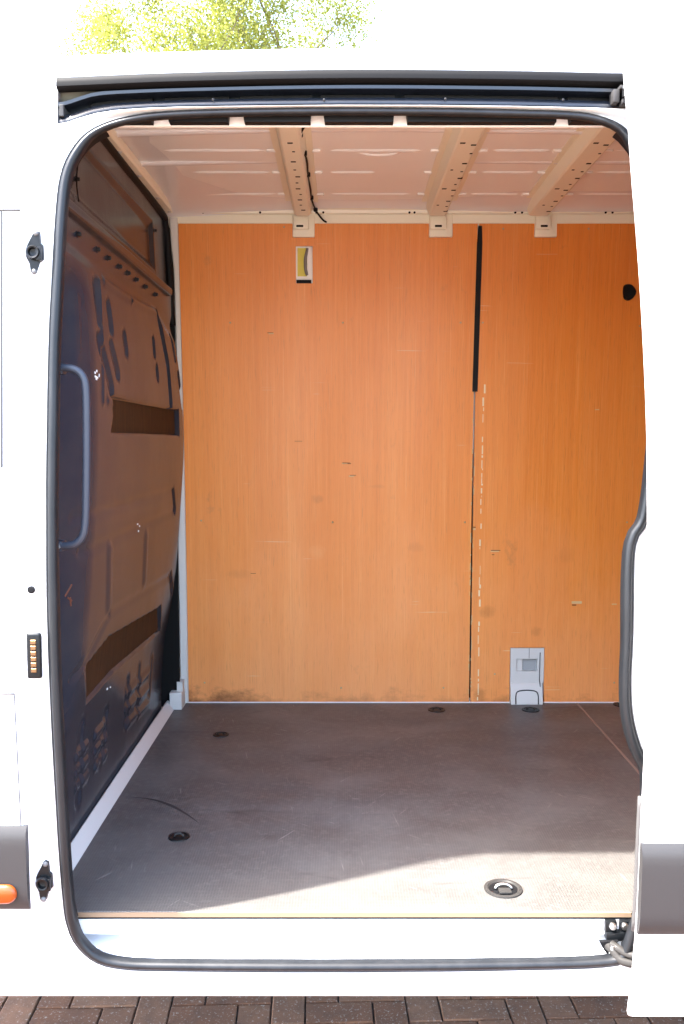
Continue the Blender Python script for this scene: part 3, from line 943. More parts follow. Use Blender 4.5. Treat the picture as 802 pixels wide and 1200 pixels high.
# bulged foot
rows = [(ZF + .085, -.001), (ZF + .080, -.006), (ZF + .060, -.016), (ZF + .030, -.024), (ZF + .0005, -.028)]
R = [[bm.verts.new((x, yw + dy, z)) for x in (xa + .002, xa + .012, xb - .020, xb - .010)] for z, dy in rows]
R2 = [[bm.verts.new((x, yw + .012, z)) for x in (xa + .002, xb - .010)] for z, dy in rows]
for i in range(len(R) - 1):
    for k in range(3): bm.faces.new((R[i][k], R[i][k+1], R[i+1][k+1], R[i+1][k]))
    bm.faces.new((R[i][0], R[i+1][0], R2[i+1][0], R2[i][0])); bm.faces.new((R[i][3], R2[i][1], R2[i+1][1], R[i+1][3]))
pil = obj('pillar_base', bm, M['pillar_white'], van, auto=30, label='white steel pillar base with a square slot, through the plywood')
bm = bmesh.new(); box(bm, sxa, sxb, yw + .022, yw + .025, sza, szb); obj('slot_back', bm, mat('slot_grey', (.32, .33, .33), .6), pil)
bm = bmesh.new(); box(bm, sxa, sxa + .028, yw + .011, yw + .0215, sza, szb); obj('slot_web', bm, M['pillar_white'], pil)
bm = bmesh.new()
fx0, fx1 = xa + .022, xb - .028
arch = catmull([(fx0, yw - .0285, ZF + .002), (fx0 + .001, yw - .022, ZF + .040), (fx0 + .012, yw - .0185, ZF + .054), ((fx0 + fx1) / 2, yw - .0175, ZF + .058), (fx1 - .012, yw - .0185, ZF + .054), (fx1 - .001, yw - .022, ZF + .040), (fx1, yw - .0285, ZF + .002)], 5)
sweep(bm, arch, circ(.0026, 6)); obj('pressed_arch', bm, M['grey_trim'], pil, smooth=True)
bm = bmesh.new(); box(bm, xa + .078, xa + .0794, yw - .0022, yw - .0005, szb + .002, zb - .002); obj('weld_line', bm, M['grey_trim'], pil)
bm = bmesh.new(); sweep(bm, [(xb - .019, yw - .003, zb - .02), (xb - .020, yw - .003, ZF + .10), (xb - .014, yw - .018, ZF + .03)], circ(.002, 6)); obj('weld_line', bm, M['grey_trim'], pil, smooth=True)

# black cap on the right board
p = wl(737, 343)
bm = bmesh.new()
hull = [(-.0225, .024), (-.008, .0325), (.010, .030), (.026, .010), (.027, -.004), (.018, -.020), (.0, -.031), (-.016, -.026), (-.0225, -.012)]
hp = catmull([(a, 0, b) for a, b in hull], 4, True)
F = [bm.verts.new((p.x + q.x * .92, ywall(p.z) - .012, p.z + q.z * .92)) for q in hp]
Bk = [bm.verts.new((p.x + q.x, ywall(p.z) - .0005, p.z + q.z)) for q in hp]
bm.faces.new(F)
for k in range(len(hp)): bm.faces.new((F[k], F[(k+1) % len(hp)], Bk[(k+1) % len(hp)], Bk[k]))
obj('round_cap', bm, M['black'], van, auto=40, label='black plug on the right plywood panel near the open door')

# top rail of the inner frame: stepped cream pressing
bm = bmesh.new()
yt = ywall(ZP)
zr = lambda px: at_y(400, px, yt).z
extrude_x(bm, [(yt + .02, ZP - .012), (yt - .004, ZP + .002), (yt - .006, at_y(400, 252, yt).z), (yt - .022, at_y(400, 250, yt - .02).z), (yt - .026, at_y(400, 246.5, yt - .02).z),
               (yt - .040, ZC - .006), (yt - .045, ZC + .01), (yt + .06, ZC + .01)], -.70, X1 - .05, True)
trail = obj('top_frame_rail', bm, M['bow_cream'], van, auto=30)
bm = bmesh.new()
cyl(bm, (0, -.0008, 0), (0, .002, 0), .0045, n=10)
ho = obj('rail_hole', bm, M['dark_hole'], trail)
yq = yt - .024
ho.location = (at_y(371, 250, yq).x, yq - .0005, at_y(371, 249, yq).z)
for px in (305, 379, 238, 480, 486, 604, 612, 710, 718):
    copy_to(ho, (at_y(px, 250, yq).x, yq - .0005, at_y(px, 249, yq).z))

# ---- ceiling
bm = bmesh.new()
xs = [-.70 + (X1 - .05 + .70) * k / 40 for k in range(41)]
ys = [.30 + (1.62 - .30) * k / 24 for k in range(25)]
def zc(y): return ZC + .006 * math.sin(math.pi * (y - .15) / 1.47)
grid = [[bm.verts.new((x, y, zc(y))) for y in ys] for x in xs]
for i in range(40):
    for j in range(24): bm.faces.new((grid[i][j], grid[i][j+1], grid[i+1][j+1], grid[i+1][j]))
ceil = obj('ceiling', bm, M['cream'], van, smooth=True, label='cream painted roof lining with pressed ribs')
bow_x = [(-.190, -.112), (.322, .408), (.705, .800), (1.45, 1.54), (2.1, 2.19)]
def ceil_at(px, py): return at_z(px, py, ZC)
def rib(xa, xb, y, wd=.012, h=.006):
    bm = bmesh.new()
    n = 10
    for s in range(1): pass
    prev = None
    for k in range(n + 1):
        t = k / n; x = xa + (xb - xa) * t
        e = math.sqrt(max(0.02, 1 - abs(2 * t - 1) ** 8))
        R = [bm.verts.new((x, y + wd * c_ * e, zc(y) - h * s_ * e + .0008)) for c_, s_ in ((-1, 0), (-.55, .75), (0, 1), (.55, .75), (1, 0))]
        if prev:
            for a in range(4): bm.faces.new((prev[a], R[a], R[a+1], prev[a+1]))
        prev = R
    obj('ceiling_rib', bm, M['cream'], ceil, smooth=True)
gaps = [(-.56, -.235), (-.06, .255), (.47, .655), (.85, 1.40), (1.59, 2.05)]
for py, trim in ((178.5, 0), (203.5, 1), (228, 0), (168, 9), (156, 9)):
    if trim == 9: continue
    y = ceil_at(400, py).y
    for k, (a, b) in enumerate(gaps):
        rib(a + (.05 if trim and k == 0 else 0) + (.02 if k == 1 else 0), b - (.14 if (k == 1 and trim) else 0), y)
for y in (.37, .52):
    for a, b in gaps: rib(a, b, y)
# shallow curved mark pressed in the second bay
bm = bmesh.new()
sweep(bm, catmull([(ceil_at(a, b).x, ceil_at(a, b).y, zc(ceil_at(a, b).y) + .001) for a, b in ((418, 179), (425, 182), (445, 184), (463, 182), (470, 178))], 6), circ(.007, 8, 1, .8), side=(0, 0, 1))
obj('ceiling_rib', bm, M['cream'], ceil, smooth=True)
# front header of the roof frame, light, with black foam blocks on it
zh_b = at_y(400, 149.5, .115).z
bm = bmesh.new()
extrude_x(bm, [(.105, zh_b + .11), (.105, zh_b), (.112, zh_b - .001), (.150, zh_b + .022), (.22, zh_b + .10), (.22, zh_b + .11)], -.72, X1 - .05, True)
header = obj('header_rail', bm, M['cream'], van, auto=30, label='cream roof header rail over the doorway')
edges = [(118, 178, 200), (200, 266, None)]
foam = [((112, 179), (104, 176)), ((199, 268), (193, 270)), ((287, 364), (284, 367)), ((381, 461), (378, 464)), ((478, 651), (476, 655)), ((668, 760), (666, 760))]
for (ta_, tb_), _ in foam:
    bm = bmesh.new()
    a0, b0 = at_y(ta_, 149, .09).x, at_y(tb_, 149, .09).x
    sl_ = .012
    zt_, zb_ = zh_b + .075, zh_b + .001
    v = [bm.verts.new(q) for q in ((a0 - sl_, .080, zt_), (b0 + sl_ * .4, .080, zt_), (b0, .080, zb_), (a0, .080, zb_))]
    v2 = [bm.verts.new((q.co.x, .1045, q.co.z)) for q in v]
    bm.faces.new(v); bm.faces.new(v2[::-1])
    for k in range(4): bm.faces.new((v[k], v2[k], v2[(k+1) % 4], v[(k+1) % 4]))
    obj('foam_block', bm, M['black'], header)
# cream edge strip over the bulkhead, with screws
pa, pb = at_x(127, 150, -.672), at_x(203, 255, -.660)
bm = bmesh.new()
def xe(y): return -.676 + (y - .6) * .018
v = []
for y in (.34, 1.60):
    v.append([bm.verts.new(q) for q in ((xe(y) - .03, y, ZC - .002), (xe(y) - .03, y, ZC - .028), (xe(y) + .008, y, ZC - .026), (xe(y) + .014, y, ZC - .018), (xe(y) + .016, y, ZC - .002))])
for k in range(5): bm.faces.new((v[0][k], v[0][(k+1) % 5], v[1][(k+1) % 5], v[1][k]))
bm.faces.new(v[0]); bm.faces.new(v[1][::-1])
est = obj('ceiling_edge_strip', bm, M['bow_cream'], van)
bm = bmesh.new(); lathe(bm, [(0, -.005), (.006, -.004), (.008, 0)], (0, 0, 0), (0, 0, 1), 10)
s0 = obj('screw', bm, M['screw'], est, smooth=True)
for k, (px, py) in enumerate(((148, 178), (166, 206), (182, 232), (194, 248))):
    p = at_z(px, py, ZC - .027)
    q = (xe(p.y) - .001, p.y, ZC - .0265)
    if k == 0: s0.location = q
    else: copy_to(s0, q)

# roof bows: hat sections with punched slots and a foot on the far wall
for bi, (xa, xb) in enumerate(bow_x):
    bm = bmesh.new()
    xm = (xa + xb) / 2
    def bz(y): return zc(y) - .042
    n = 14
    prev = None
    pr = [(xa - .022, .0385), (xa - .002, .0385), (xa + .010, .004), (xa + .016, 0), (xb - .016, 0), (xb - .010, .004), (xb + .002, .0385), (xb + .022, .0385), (xb + .022, .0415), (xa - .022, .0415)]
    for k in range(n + 1):
        y = .32 + (1.565 - .32) * k / n
        R = [bm.verts.new((x, y, bz(y) + dz)) for x, dz in pr]
        if prev:
            for a in range(len(pr)): bm.faces.new((prev[a], R[a], R[(a+1) % len(pr)], prev[(a+1) % len(pr)]))
        else: bm.faces.new(R)
        prev = R
    bm.faces.new(prev[::-1])
    bow = obj('roof_bow', bm, M['bow_cream'], van, auto=30)
    if xa > 1.0: continue
    # foot bracket: wide backing plate and rounded tongue
    px0, px1, slx = ((343, 369, 353.5), (503, 531, 516), (627, 653.5, 640))[bi]
    yb_ = ywall(2.6) - .012
    A, B = at_y(px0, 277.5, yb_), at_y(px1, 256, yb_)
    bm = bmesh.new(); box(bm, A.x, B.x, yb_ + .001, ywall(A.z) + .004, A.z, ZP + .035, .005)
    obj('foot_plate', bm, M['bow_cream'], bow, auto=30)
    bm = bmesh.new()
    A2, B2 = at_y(px0 + 1, 268, yb_ - .02), at_y(px1 - 7, 243, yb_ - .02)
    box(bm, A2.x, B2.x, yb_ - .020, yb_ + .0005, A2.z, bz(1.55) + .004, .006)
    obj('foot_tongue', bm, M['bow_cream'], bow, auto=30)
    bm = bmesh.new()
    q = at_y(slx - 2, 264.8, yb_ - .02)
    box(bm, q.x - .014, q.x + .014, yb_ - .0212, yb_ - .016, q.z - .0045, q.z + .0045, .0025)
    obj('foot_slot', bm, M['dark_hole'], bow)
    # punched slots along the bow
    bm = bmesh.new(); box(bm, -.0080, .0080, -.0055, .0055, -.0010, .003, .0010, seg=1)
    s0 = obj('punched_slot', bm, M['dark_hole'], bow)
    k = 0
    for y in (.72, .80, .90, .985, 1.06, 1.13, 1.20, 1.27, 1.34, 1.41, 1.48):
        for dx in ((0,) if (bi == 0) else ((-.014, .020) if k % 3 == 0 else (.018,))):
            lo = (xm + dx + (.006 if k % 3 == 1 else 0), y + (.018 if dx > 0 else 0), bz(y))
            if k == 0 and s0.location.length == 0: s0.location = lo
            else:
                c_ = copy_to(s0, lo)
                if k % 2: c_.scale = (.55, .8, 1)
            if bi and dx: bpy.context.evaluated_depsgraph_get if False else None
        k += 1
    # clips at the ribs on both sides
    bm = bmesh.new(); box(bm, -.014, .014, -.011, .011, -.006, .002, .003, seg=1)
    tab = obj('bow_tab', bm, M['cream'], bow, auto=30)
    k = 0
    for py in (178.5, 203.5, 228):
        y = ceil_at(400, py).y
        for x in (xa - .032, xb + .032):
            if k == 0: tab.location = (x, y, zc(y))
            else: copy_to(tab, (x, y, zc(y)))
            k += 1

# wiring clipped along the first bow
wp = [(357, 148), (352, 158), (351, 172), (357, 180), (360, 190), (361, 205), (364, 222), (365, 232), (370, 246), (378, 257), (383, 260.5)]
pts = []
for i, (a, b) in enumerate(wp):
    if b < 240: q = at_z(a, b, ZC - .012)
    else: q = at_y(a, b, ywall(2.6) - .035)
    pts.append(q)
bm = bmesh.new(); sweep(bm, catmull(pts, 6), circ(.0036, 8))
cab = obj('wiring', bm, M['black'], van, smooth=True, label='thin black cable hanging along the left roof bow')
bm = bmesh.new(); box(bm, -.008, .008, -.010, .010, -.006, .008, .003, seg=1)
cl = obj('cable_clip', bm, M['black'], cab)
for k, i in enumerate((1, 3, 5, 7, 8)):
    if k == 0: cl.location = pts[i]
    else: copy_to(cl, pts[i])

# rear interior wall (rear doors, plain) to the right, out of view
bm = bmesh.new(); box(bm, X1 - .07, X1 - .045, .12, 1.62, ZF + .002, ZC)
obj('rear_door_lining', bm, M['ply'], van)
bm = bmesh.new()
zs = [ZF + (2.44 - ZF) * k / 10 for k in range(11)]
A = [bm.verts.new((.78, yskin(z) + .10, z)) for z in zs]; B = [bm.verts.new((X1 - .06, yskin(z) + .10, z)) for z in zs]
for k in range(10): bm.faces.new((A[k], B[k], B[k+1], A[k+1]))
r = bmesh.ops.extrude_face_region(bm, geom=list(bm.faces))
for v in [q for q in r['geom'] if isinstance(q, bmesh.types.BMVert)]: v.co.y -= 0.012
obj('near_side_lining', bm, M['ply'], van)

# ---- bulkhead (left): one pressed steel sheet with dents, ridges and cut-outs
BP = [(.60, -.722), (.80, -.718), (1.0, -.704), (1.25, -.676), (1.5, -.655), (1.75, -.640), (2.0, -.642), (2.2, -.654), (2.4, -.662), (2.7, -.672)]
def bbase(y, z):
    x = smooth_tab(BP, z)
    # the leading edge is folded back towards the door pillar
    up = sstep(1.0, 1.15, z) * (1 - sstep(2.12, 2.22, z))
    x -= .075 * up * (1 - sstep(.06, .36 + .10 * sstep(1.9, 1.2, z) * 0, y))
    return x
def bk(px, py):
    q = at_x(px, py, bbase); return (q.y, q.z)
def seg_d(p, a, b):
    ax, az = a; bx, bz_ = b
    dx, dz = bx - ax, bz_ - az
    L2 = dx * dx + dz * dz
    t = 0 if L2 == 0 else max(0, min(1, ((p[0] - ax) * dx + (p[1] - az) * dz) / L2))
    return math.hypot(p[0] - ax - t * dx, p[1] - az - t * dz)
FEAT = []   # (a, b, half width, softness, height)
def feat(p0, p1, hw, soft, h): FEAT.append((bk(*p0), bk(*p1), hw, soft, h))
feat((108, 336), (112, 372), .020, .014, -.012)
feat((123, 360), (126, 384), .017, .012, -.012)
feat((112, 400), (126, 455), .018, .014, -.013)
feat((126, 406), (134, 438), .016, .012, -.012)
feat((142, 396), (144, 410), .020, .010, -.010)
feat((183, 372), (193, 425), .020, .010, -.028)
feat((193, 425), (197, 472), .018, .010, -.028)
feat((177, 400), (178, 414), .014, .008, -.014)
feat((181, 432), (182, 442), .014, .008, -.014)
feat((198, 396), (202, 420), .012, .008, -.016)
feat((206, 440), (211, 474), .014, .008, -.018)
# stretched pressed window outline
for a, b in (((118, 330), (150, 352)), ((150, 352), (182, 366)), ((112, 330), (116, 470)), ((122, 470), (192, 492))):
    feat(a, b, .006, .012, .006)
# horizontal creases on the middle panel
for a, b in (((82, 606), (200, 574)), ((90, 646), (200, 600)), ((80, 795), (125, 718)), ((125, 718), (195, 676))):
    feat(a, b, .004, .020, -.006)
feat((200, 578), (202, 598), .013, .007, -.016)
feat((197, 675), (199, 692), .014, .007, -.018)
# folds hanging below the middle creases
feat((124, 645), (123, 712), .010, .030, .007)
feat((168, 630), (166, 680), .010, .030, .007)
# louvres near the floor
for a, b in (((150, 800), (148, 845)), ((163, 785), (160, 828)), ((178, 775), (175, 810)), ((96, 850), (92, 935)), ((125, 838), (118, 890))):
    feat(a, b, .018, .020, -.0061)
for k in range(3):
    for x, y in ((96, 880), (118, 855), (155, 806), (168, 794)):
        feat((x - 6, y + 7 + 18 * k), (x + 6, y - 7 + 18 * k), .0085, .014, .0071)
# deep shadowed pocket low at the back
feat((83, 350), (84, 420), .01, .02, .004)
# recess round the two boards
REC = []
def rect_poly(pts): REC.append([bk(*p) for p in pts])
rect_poly([(126, 465), (206, 481), (207, 510), (126, 507), (129, 486)])
rect_poly([(97, 782), (124, 747), (186, 711), (187, 738), (132, 785), (100, 822)])
def poly_sd(p, poly):
    inside = False; d = 9
    n = len(poly)
    for i in range(n):
        a, b = poly[i], poly[(i + 1) % n]
        d = min(d, seg_d(p, a, b))
        if (a[1] > p[1]) != (b[1] > p[1]) and p[0] < (b[0] - a[0]) * (p[1] - a[1]) / (b[1] - a[1]) + a[0]: inside = not inside
    return -d if inside else d
FL0, FL1 = bk(76, 236), bk(191, 342)     # horizontal joint flange
zfl = (FL0[1] + FL1[1]) / 2
BEND = [(.60, 1.56), (.9, 1.57), (1.1, 1.60), (1.5, 1.625), (1.75, 1.63), (1.95, 1.60), (2.1, 1.54), (2.2, 1.50), (2.25, 1.545), (2.7, 1.585)]
ny, nz = 250, 300
def bdisp(y, z):
    p = (y, z); h = 0
    for a, b, hw, soft, hh in FEAT:
        if abs(y - (a[0] + b[0]) / 2) > abs(a[0] - b[0]) / 2 + hw + soft or abs(z - (a[1] + b[1]) / 2) > abs(a[1] - b[1]) / 2 + hw + soft: continue
        d = seg_d(p, a, b)
        w_ = 1 - sstep(hw - soft * .3, hw + soft, d)
        h += hh * w_ * (1 if hh in (.0071, -.0061) or hh < -.02 else .7)
    for poly in REC:
        d = poly_sd(p, poly)
        h -= .022 * (1 - sstep(-.003, .004, d))
    # upper panel sits back behind the joint
    h -= .016 * sstep(zfl + .004, zfl + .016, z)
    # upper panel frame: raised border
    if z > zfl + .05:
        d = min(y - .20, 1.36 - y, z - zfl - .05, 2.56 - z)
        h -= .014 * sstep(0.0, .035, d)
    # lower main pressing stands proud, with a rounded top edge
    if z < zfl:
        lim = zfl - .10 - .06 * sstep(1.15, 1.5, y)
        h += .010 * (1 - sstep(lim - .03, lim + .02, z)) * sstep(.95, 1.15, z)
    h += .0025 * noise.noise(Vector((y * 3.1, z * 2.7, 1.3)))
    return h
bm = bmesh.new()
G_ = []
for i in range(nz + 1):
    z = .612 + (2.668 - .612) * i / nz
    ye = smooth_tab(BEND, z)
    row = []
    z_row = z
    for j in range(ny + 1):
        y = .056 + (ye - .056) * j / ny
        z = min(z_row, 2.535 + .10 * sstep(.10, .40, y) + max(0, z_row - 2.62))
        z = min(z_row, z)
        row.append(bm.verts.new((bbase(y, z) + bdisp(y, z), y, z)))
    # rolled rear edge
    lastv = row[-1].co
    row.append(bm.verts.new((lastv.x - .006, lastv.y + .006, z)))
    row.append(bm.verts.new((lastv.x - .03, lastv.y + .008, z)))
    G_.append(row)
for i in range(nz):
    for j in range(len(G_[0]) - 1):
        bm.faces.new((G_[i][j], G_[i+1][j], G_[i+1][j+1], G_[i][j+1]))
bulk = obj('bulkhead', bm, M['bulk'], van, smooth=True, label='dark slate pressed steel bulkhead at the left of the bay')
# brown boards in the recesses
for poly in REC:
    bm = bmesh.new()
    cy = sum(p[0] for p in poly) / len(poly); cz = sum(p[1] for p in poly) / len(poly)
    # fine triangulated board hugging the sheet
    ring = [Vector((p[0], 0, p[1])) for p in poly]
    rr = resample(ring, 60)
    rings_ = []
    for f in (1.0, .8, .6, .4, .2):
        rings_.append([bm.verts.new((bbase(cy + (q.x - cy) * f, cz + (q.z - cz) * f) - .0055, cy + (q.x - cy) * f, cz + (q.z - cz) * f)) for q in rr])
    c0 = bm.verts.new((bbase(cy, cz) - .0055, cy, cz))
    back = [bm.verts.new((v.co.x - .02, v.co.y, v.co.z)) for v in rings_[0]]
    for A, B in zip([back] + rings_, rings_):
        for k in range(60): bm.faces.new((A[k], A[(k+1) % 60], B[(k+1) % 60], B[k]))
    for k in range(60): bm.faces.new((rings_[-1][k], rings_[-1][(k+1) % 60], c0))
    obj('inset_board', bm, M['felt'], bulk, label='upper brown board let into the bulkhead' if cz > 1.5 else 'lower slanting brown board let into the bulkhead')
# joint flange with bolts
bm = bmesh.new()
path = []
for k in range(25):
    y = .07 + (1.50 - .07) * k / 24
    path.append((bbase(y, zfl) + .004, y, zfl + .004))
sweep(bm, path, [(-.012, -.006), (-.012, .010), (-.006, .013), (.010, .012), (.016, .004), (.016, -.006)], side=(1, 0, 0))
fla = obj('joint_flange', bm, M['bulk'], bulk, auto=40)
bm = bmesh.new()
lathe(bm, [(0, .011), (.0045, .010), (.006, .007), (.006, .002), (.009, .001), (.009, -.002)], (0, 0, 0), (1, 0, 0), 12)
bo = obj('bolt', bm, M['gloss_black'], bulk, auto=40)
fst = True
for px, py in ((89, 249), (112, 266), (125, 276), (138, 287), (148, 298), (158, 308), (169, 319), (181, 332)):
    y, z = bk(px, py)
    z = zfl - .045
    q = (bbase(y, z) + bdisp(y, z), y, z)
    if fst: bo.location = q; fst = False
    else: copy_to(bo, q)
for px, py in ((105, 172), (103, 210), (186, 270), (73, 282)):
    y, z = bk(px, py); y = max(.09, y)
    c_ = copy_to(bo, (bbase(y, z) + bdisp(y, z), y, z)); c_.scale = (1, .9, .9)
# thin wire and small bright scratches
bm = bmesh.new()
wl_ = []
for px, py in ((104, 160), (103, 190), (101, 215), (97, 236)):
    y, z = bk(px, py); wl_.append((bbase(y, z) + bdisp(y, z) + .006, y, z))
sweep(bm, catmull(wl_, 6), circ(.0018, 6)); obj('thin_wire', bm, M['black'], bulk, smooth=True)
bm = bmesh.new()
rs = random.Random(8)
for px, py, n_ in ((161, 617, 3), (109, 440, 9), (127, 805, 2)):
    for k in range(n_):
        y, z = bk(px + rs.uniform(-2.5, 2.5), py + rs.uniform(-6, 6))
        x = bbase(y, z) + bdisp(y, z)
        box(bm, x - .002, x + .0012, y - rs.uniform(.002, .008), y + .002, z - .002, z + rs.uniform(.001, .004))
obj('paint_chips', bm, M['cream'], bulk)['kind'] = 'stuff'
bm = bmesh.new()
for a, b in (((72, 699), (80, 685)), ((75, 700), (80, 704)), ((78, 700), (79, 710))):
    q0, q1 = bk(*a), bk(*b)
    sweep(bm, [(bbase(*q0) + bdisp(*q0) - .0008, *q0), (bbase(*q1) + bdisp(*q1) - .0008, *q1)], circ(.003, 6))
obj('rust_scratches', bm, mat('rusty_scratch', (.10, .028, .01), .8), bulk)['kind'] = 'stuff'
# black gap behind the sheet's rear edge, and the white post beside the boards
bm = bmesh.new(); box(bm, -.80, -.661, 1.640, 1.646, ZF + .002, 2.60, .002)
obj('gap_seal', bm, M['dark_hole'], van)
bm = bmesh.new()
sweep(bm, catmull([(-.690, .34, ZC - .032), (-.688, 1.0, ZC - .036), (-.684, 1.52, ZC - .04), (-.682, 1.585, ZC - .07), (-.676, 1.60, ZC - .16), (-.666, 1.61, ZC - .45)], 6), circ(.014, 10))
obj('edge_seal', bm, M['black'], bulk, smooth=True)
bm = bmesh.new()
n = 20; prev = None
for k in range(n + 1):
    z = ZF + .001 + (ZP + .02 - ZF) * k / n
    xr = xs_l - .001
    wdt = .028 - .012 * sstep(1.45, 2.0, z)
    if z > 2.4: wdt += .012 * sstep(2.4, 2.6, z)
    R = [bm.verts.new(q) for q in ((xr, ywall(z) + .015, z), (xr, ywall(z) - .006, z), (xr - .004, ywall(z) - .010, z), (xr - wdt, ywall(z) - .012, z), (xr - wdt - .004, ywall(z) - .008, z), (xr - wdt - .004, ywall(z) + .015, z))]
    if prev:
        for a in range(6): bm.faces.new((prev[a], prev[(a+1) % 6], R[(a+1) % 6], R[a]))
    prev = R
bm.faces.new(prev)
post = obj('corner_post', bm, M['pillar_white'], van, auto=40, label='narrow white steel post between bulkhead and plywood')
# white edging along the foot of the bulkhead, with the corner block
bm = bmesh.new()
e0, e1 = at_z(79, 1000, ZF), at_z(197, 830, ZF)
sweep(bm, [(-.700, .05, ZF), (-.701, .5, ZF), (-.7, 1.0, ZF), (-.698, e1.y, ZF)], [(-.017, -.002), (-.018, .026), (-.010, .034), (.012, .010), (.018, .0008), (.018, -.002)][::-1], side=(0, 0, 1))
edg = obj('floor_edging', bm, M['pillar_white'], van, auto=30, label='white edging strip along the foot of the bulkhead')
bm = bmesh.new()
a, b = at_y(199, 832, 1.60), at_y(213, 812, 1.60)
box(bm, a.x, b.x, 1.60, 1.68, ZF + .0005, b.z, .004)
box(bm, b.x - .004, xs_l - .030, 1.625, 1.685, ZF + .0008, b.z + .035, .004)
obj('corner_block', bm, M['pillar_white'], edg, auto=30)

# ---- grab handle by the door pillar
YH = .045
hp = [(67, 432), (78, 431), (90, 434), (98, 443), (101, 460), (101.5, 500), (101.5, 540), (101, 580), (100, 612), (97, 628), (89, 637), (78, 639.5), (67, 640)]
hp3 = [at_y(a, b, YH) for a, b in hp]
bm = bmesh.new()
sweep(bm, catmull(hp3, 5), circ(.0088, 14))
hd = obj('grab_handle', bm, M['handle'], van, auto=60, label='slate grey tubular grab handle beside the bulkhead')
for p in (hp3[0], hp3[-1]):
    bm = bmesh.new()
    box(bm, p.x - .012, p.x + .014, YH - .006, YH + .03, p.z - .012, p.z + .012, .005)
    obj('handle_foot', bm, M['handle'], hd, auto=40)
    bm = bmesh.new()
    lathe(bm, [(0, -.012), (.006, -.011), (.009, -.006), (.009, 0)], (p.x + .002, YH - .006, p.z), (0, 1, 0), 6)
    obj('bolt', bm, M['steel'], hd)

# ---- fittings on the left door pillar
def on_skin(px, py, yo=.020): return at_y(px, py, lambda z: yskin(z) + yo)
def bushing(px, py, label):
    p = on_skin(px, py)
    bm = bmesh.new()
    out = [(a_ * 1.25, b_) for a_, b_ in [(.003, .048), (.009, .044), (.010, .020), (.014, .016), (.015, -.016), (.008, -.022), (.003, -.044), (-.003, -.050), (-.008, -.044), (-.010, -.026), (-.016, -.010), (-.017, .004), (-.012, .018), (-.004, .036), (-.001, .045)]]
    F = [bm.verts.new((p.x + a * .94, p.y - .007, p.z + b * .97)) for a, b in out]
    Bk = [bm.verts.new((p.x + a, p.y + .001, p.z + b)) for a, b in out]
    bm.faces.new(F)
    for k in range(len(out)): bm.faces.new((F[k], F[(k+1) % len(out)], Bk[(k+1) % len(out)], Bk[k]))
    lathe(bm, [(.0155, -.002), (.0155, .010), (.013, .014), (.010, .013), (.0085, .004), (0, .002)], (p.x - .001, p.y - .006, p.z - .002), (0, -1, 0), 24)
    box(bm, p.x + .004, p.x + .0165, p.y - .016, p.y - .005, p.z - .020, p.z + .010, .003)
    o = obj('guide_bushing', bm, M['gloss_black'], side, auto=35, label=label)
    bm = bmesh.new()
    for dz, dx in ((.040, .004), (-.042, -.002)):
        lathe(bm, [(0, -.0042), (.0045, -.0036), (.0062, -.001), (.0062, 0)], (p.x + dx, p.y - .0068, p.z + dz), (0, 1, 0), 12)
    # screws are two small heads
    obj('screw', bm, M['screw'], o, smooth=True) if False else None
    bm.free()
    for dz, dx in ((.040, .004), (-.042, -.002)):
        b2_ = bmesh.new()
        lathe(b2_, [(0, -.0042), (.0045, -.0036), (.0062, -.001), (.0062, 0)], (p.x + dx, p.y - .0068, p.z + dz), (0, 1, 0), 12)
        obj('screw', b2_, M['dull_screw'], side, smooth=True)
bushing(42, 296, 'upper black door guide socket on the left pillar')
bushing(53, 1031, 'lower black door guide socket on the left pillar')
p = on_skin(37, 691)
bm = bmesh.new(); lathe(bm, [(.0085, 0), (.0085, -.002), (.0055, -.003), (0, -.0015)], (p.x, p.y, p.z), (0, 1, 0), 16); obj('plug', bm, M['black'], side, smooth=True)
p = on_skin(41, 768)
bm = bmesh.new()
box(bm, p.x - .016, p.x + .016, p.y - .008, p.y + .004, p.z - .051, p.z + .051, .006, seg=3)
cp = obj('contact_plate', bm, M['gloss_black'], side, auto=40, label='black contact plate with brass pins on the left pillar')
bm = bmesh.new(); box(bm, p.x - .0085, p.x + .0085, p.y - .0088, p.y - .006, p.z - .038, p.z + .038, .002)
bpy.data.meshes
bm.free()
for k in range(6):
    bm = bmesh.new()
    z = p.z + .031 - k * .0125
    box(bm, p.x - .0065, p.x + .0065, p.y - .0105, p.y - .004, z - .0052, z + .0052, .0015, seg=1)
    obj('contact_pin', bm, M['gold'], side)
# front door shut lines
def gap(path, r=.0028):
    bm = bmesh.new()
    sweep(bm, [(q.x, q.y - .0004, q.z) for q in path], circ(r, 6)); return obj('shut_line', bm, mat_gap, side)
mat_gap = mat('shut_line_shadow_gap', (.05, .05, .05), .8)
gap([at_y(a, b, yskin) for a, b in ((-300, 246), (24, 246))])
gap([at_y(2, b, yskin) for b in range(248, 560, 20)])
gap([at_y(a, b, yskin) for a, b in ((-300, 813), (17, 813))], .0022)
gap([at_y(17 + (b - 813) * .05, b, yskin) for b in range(813, 970, 12)], .0012)

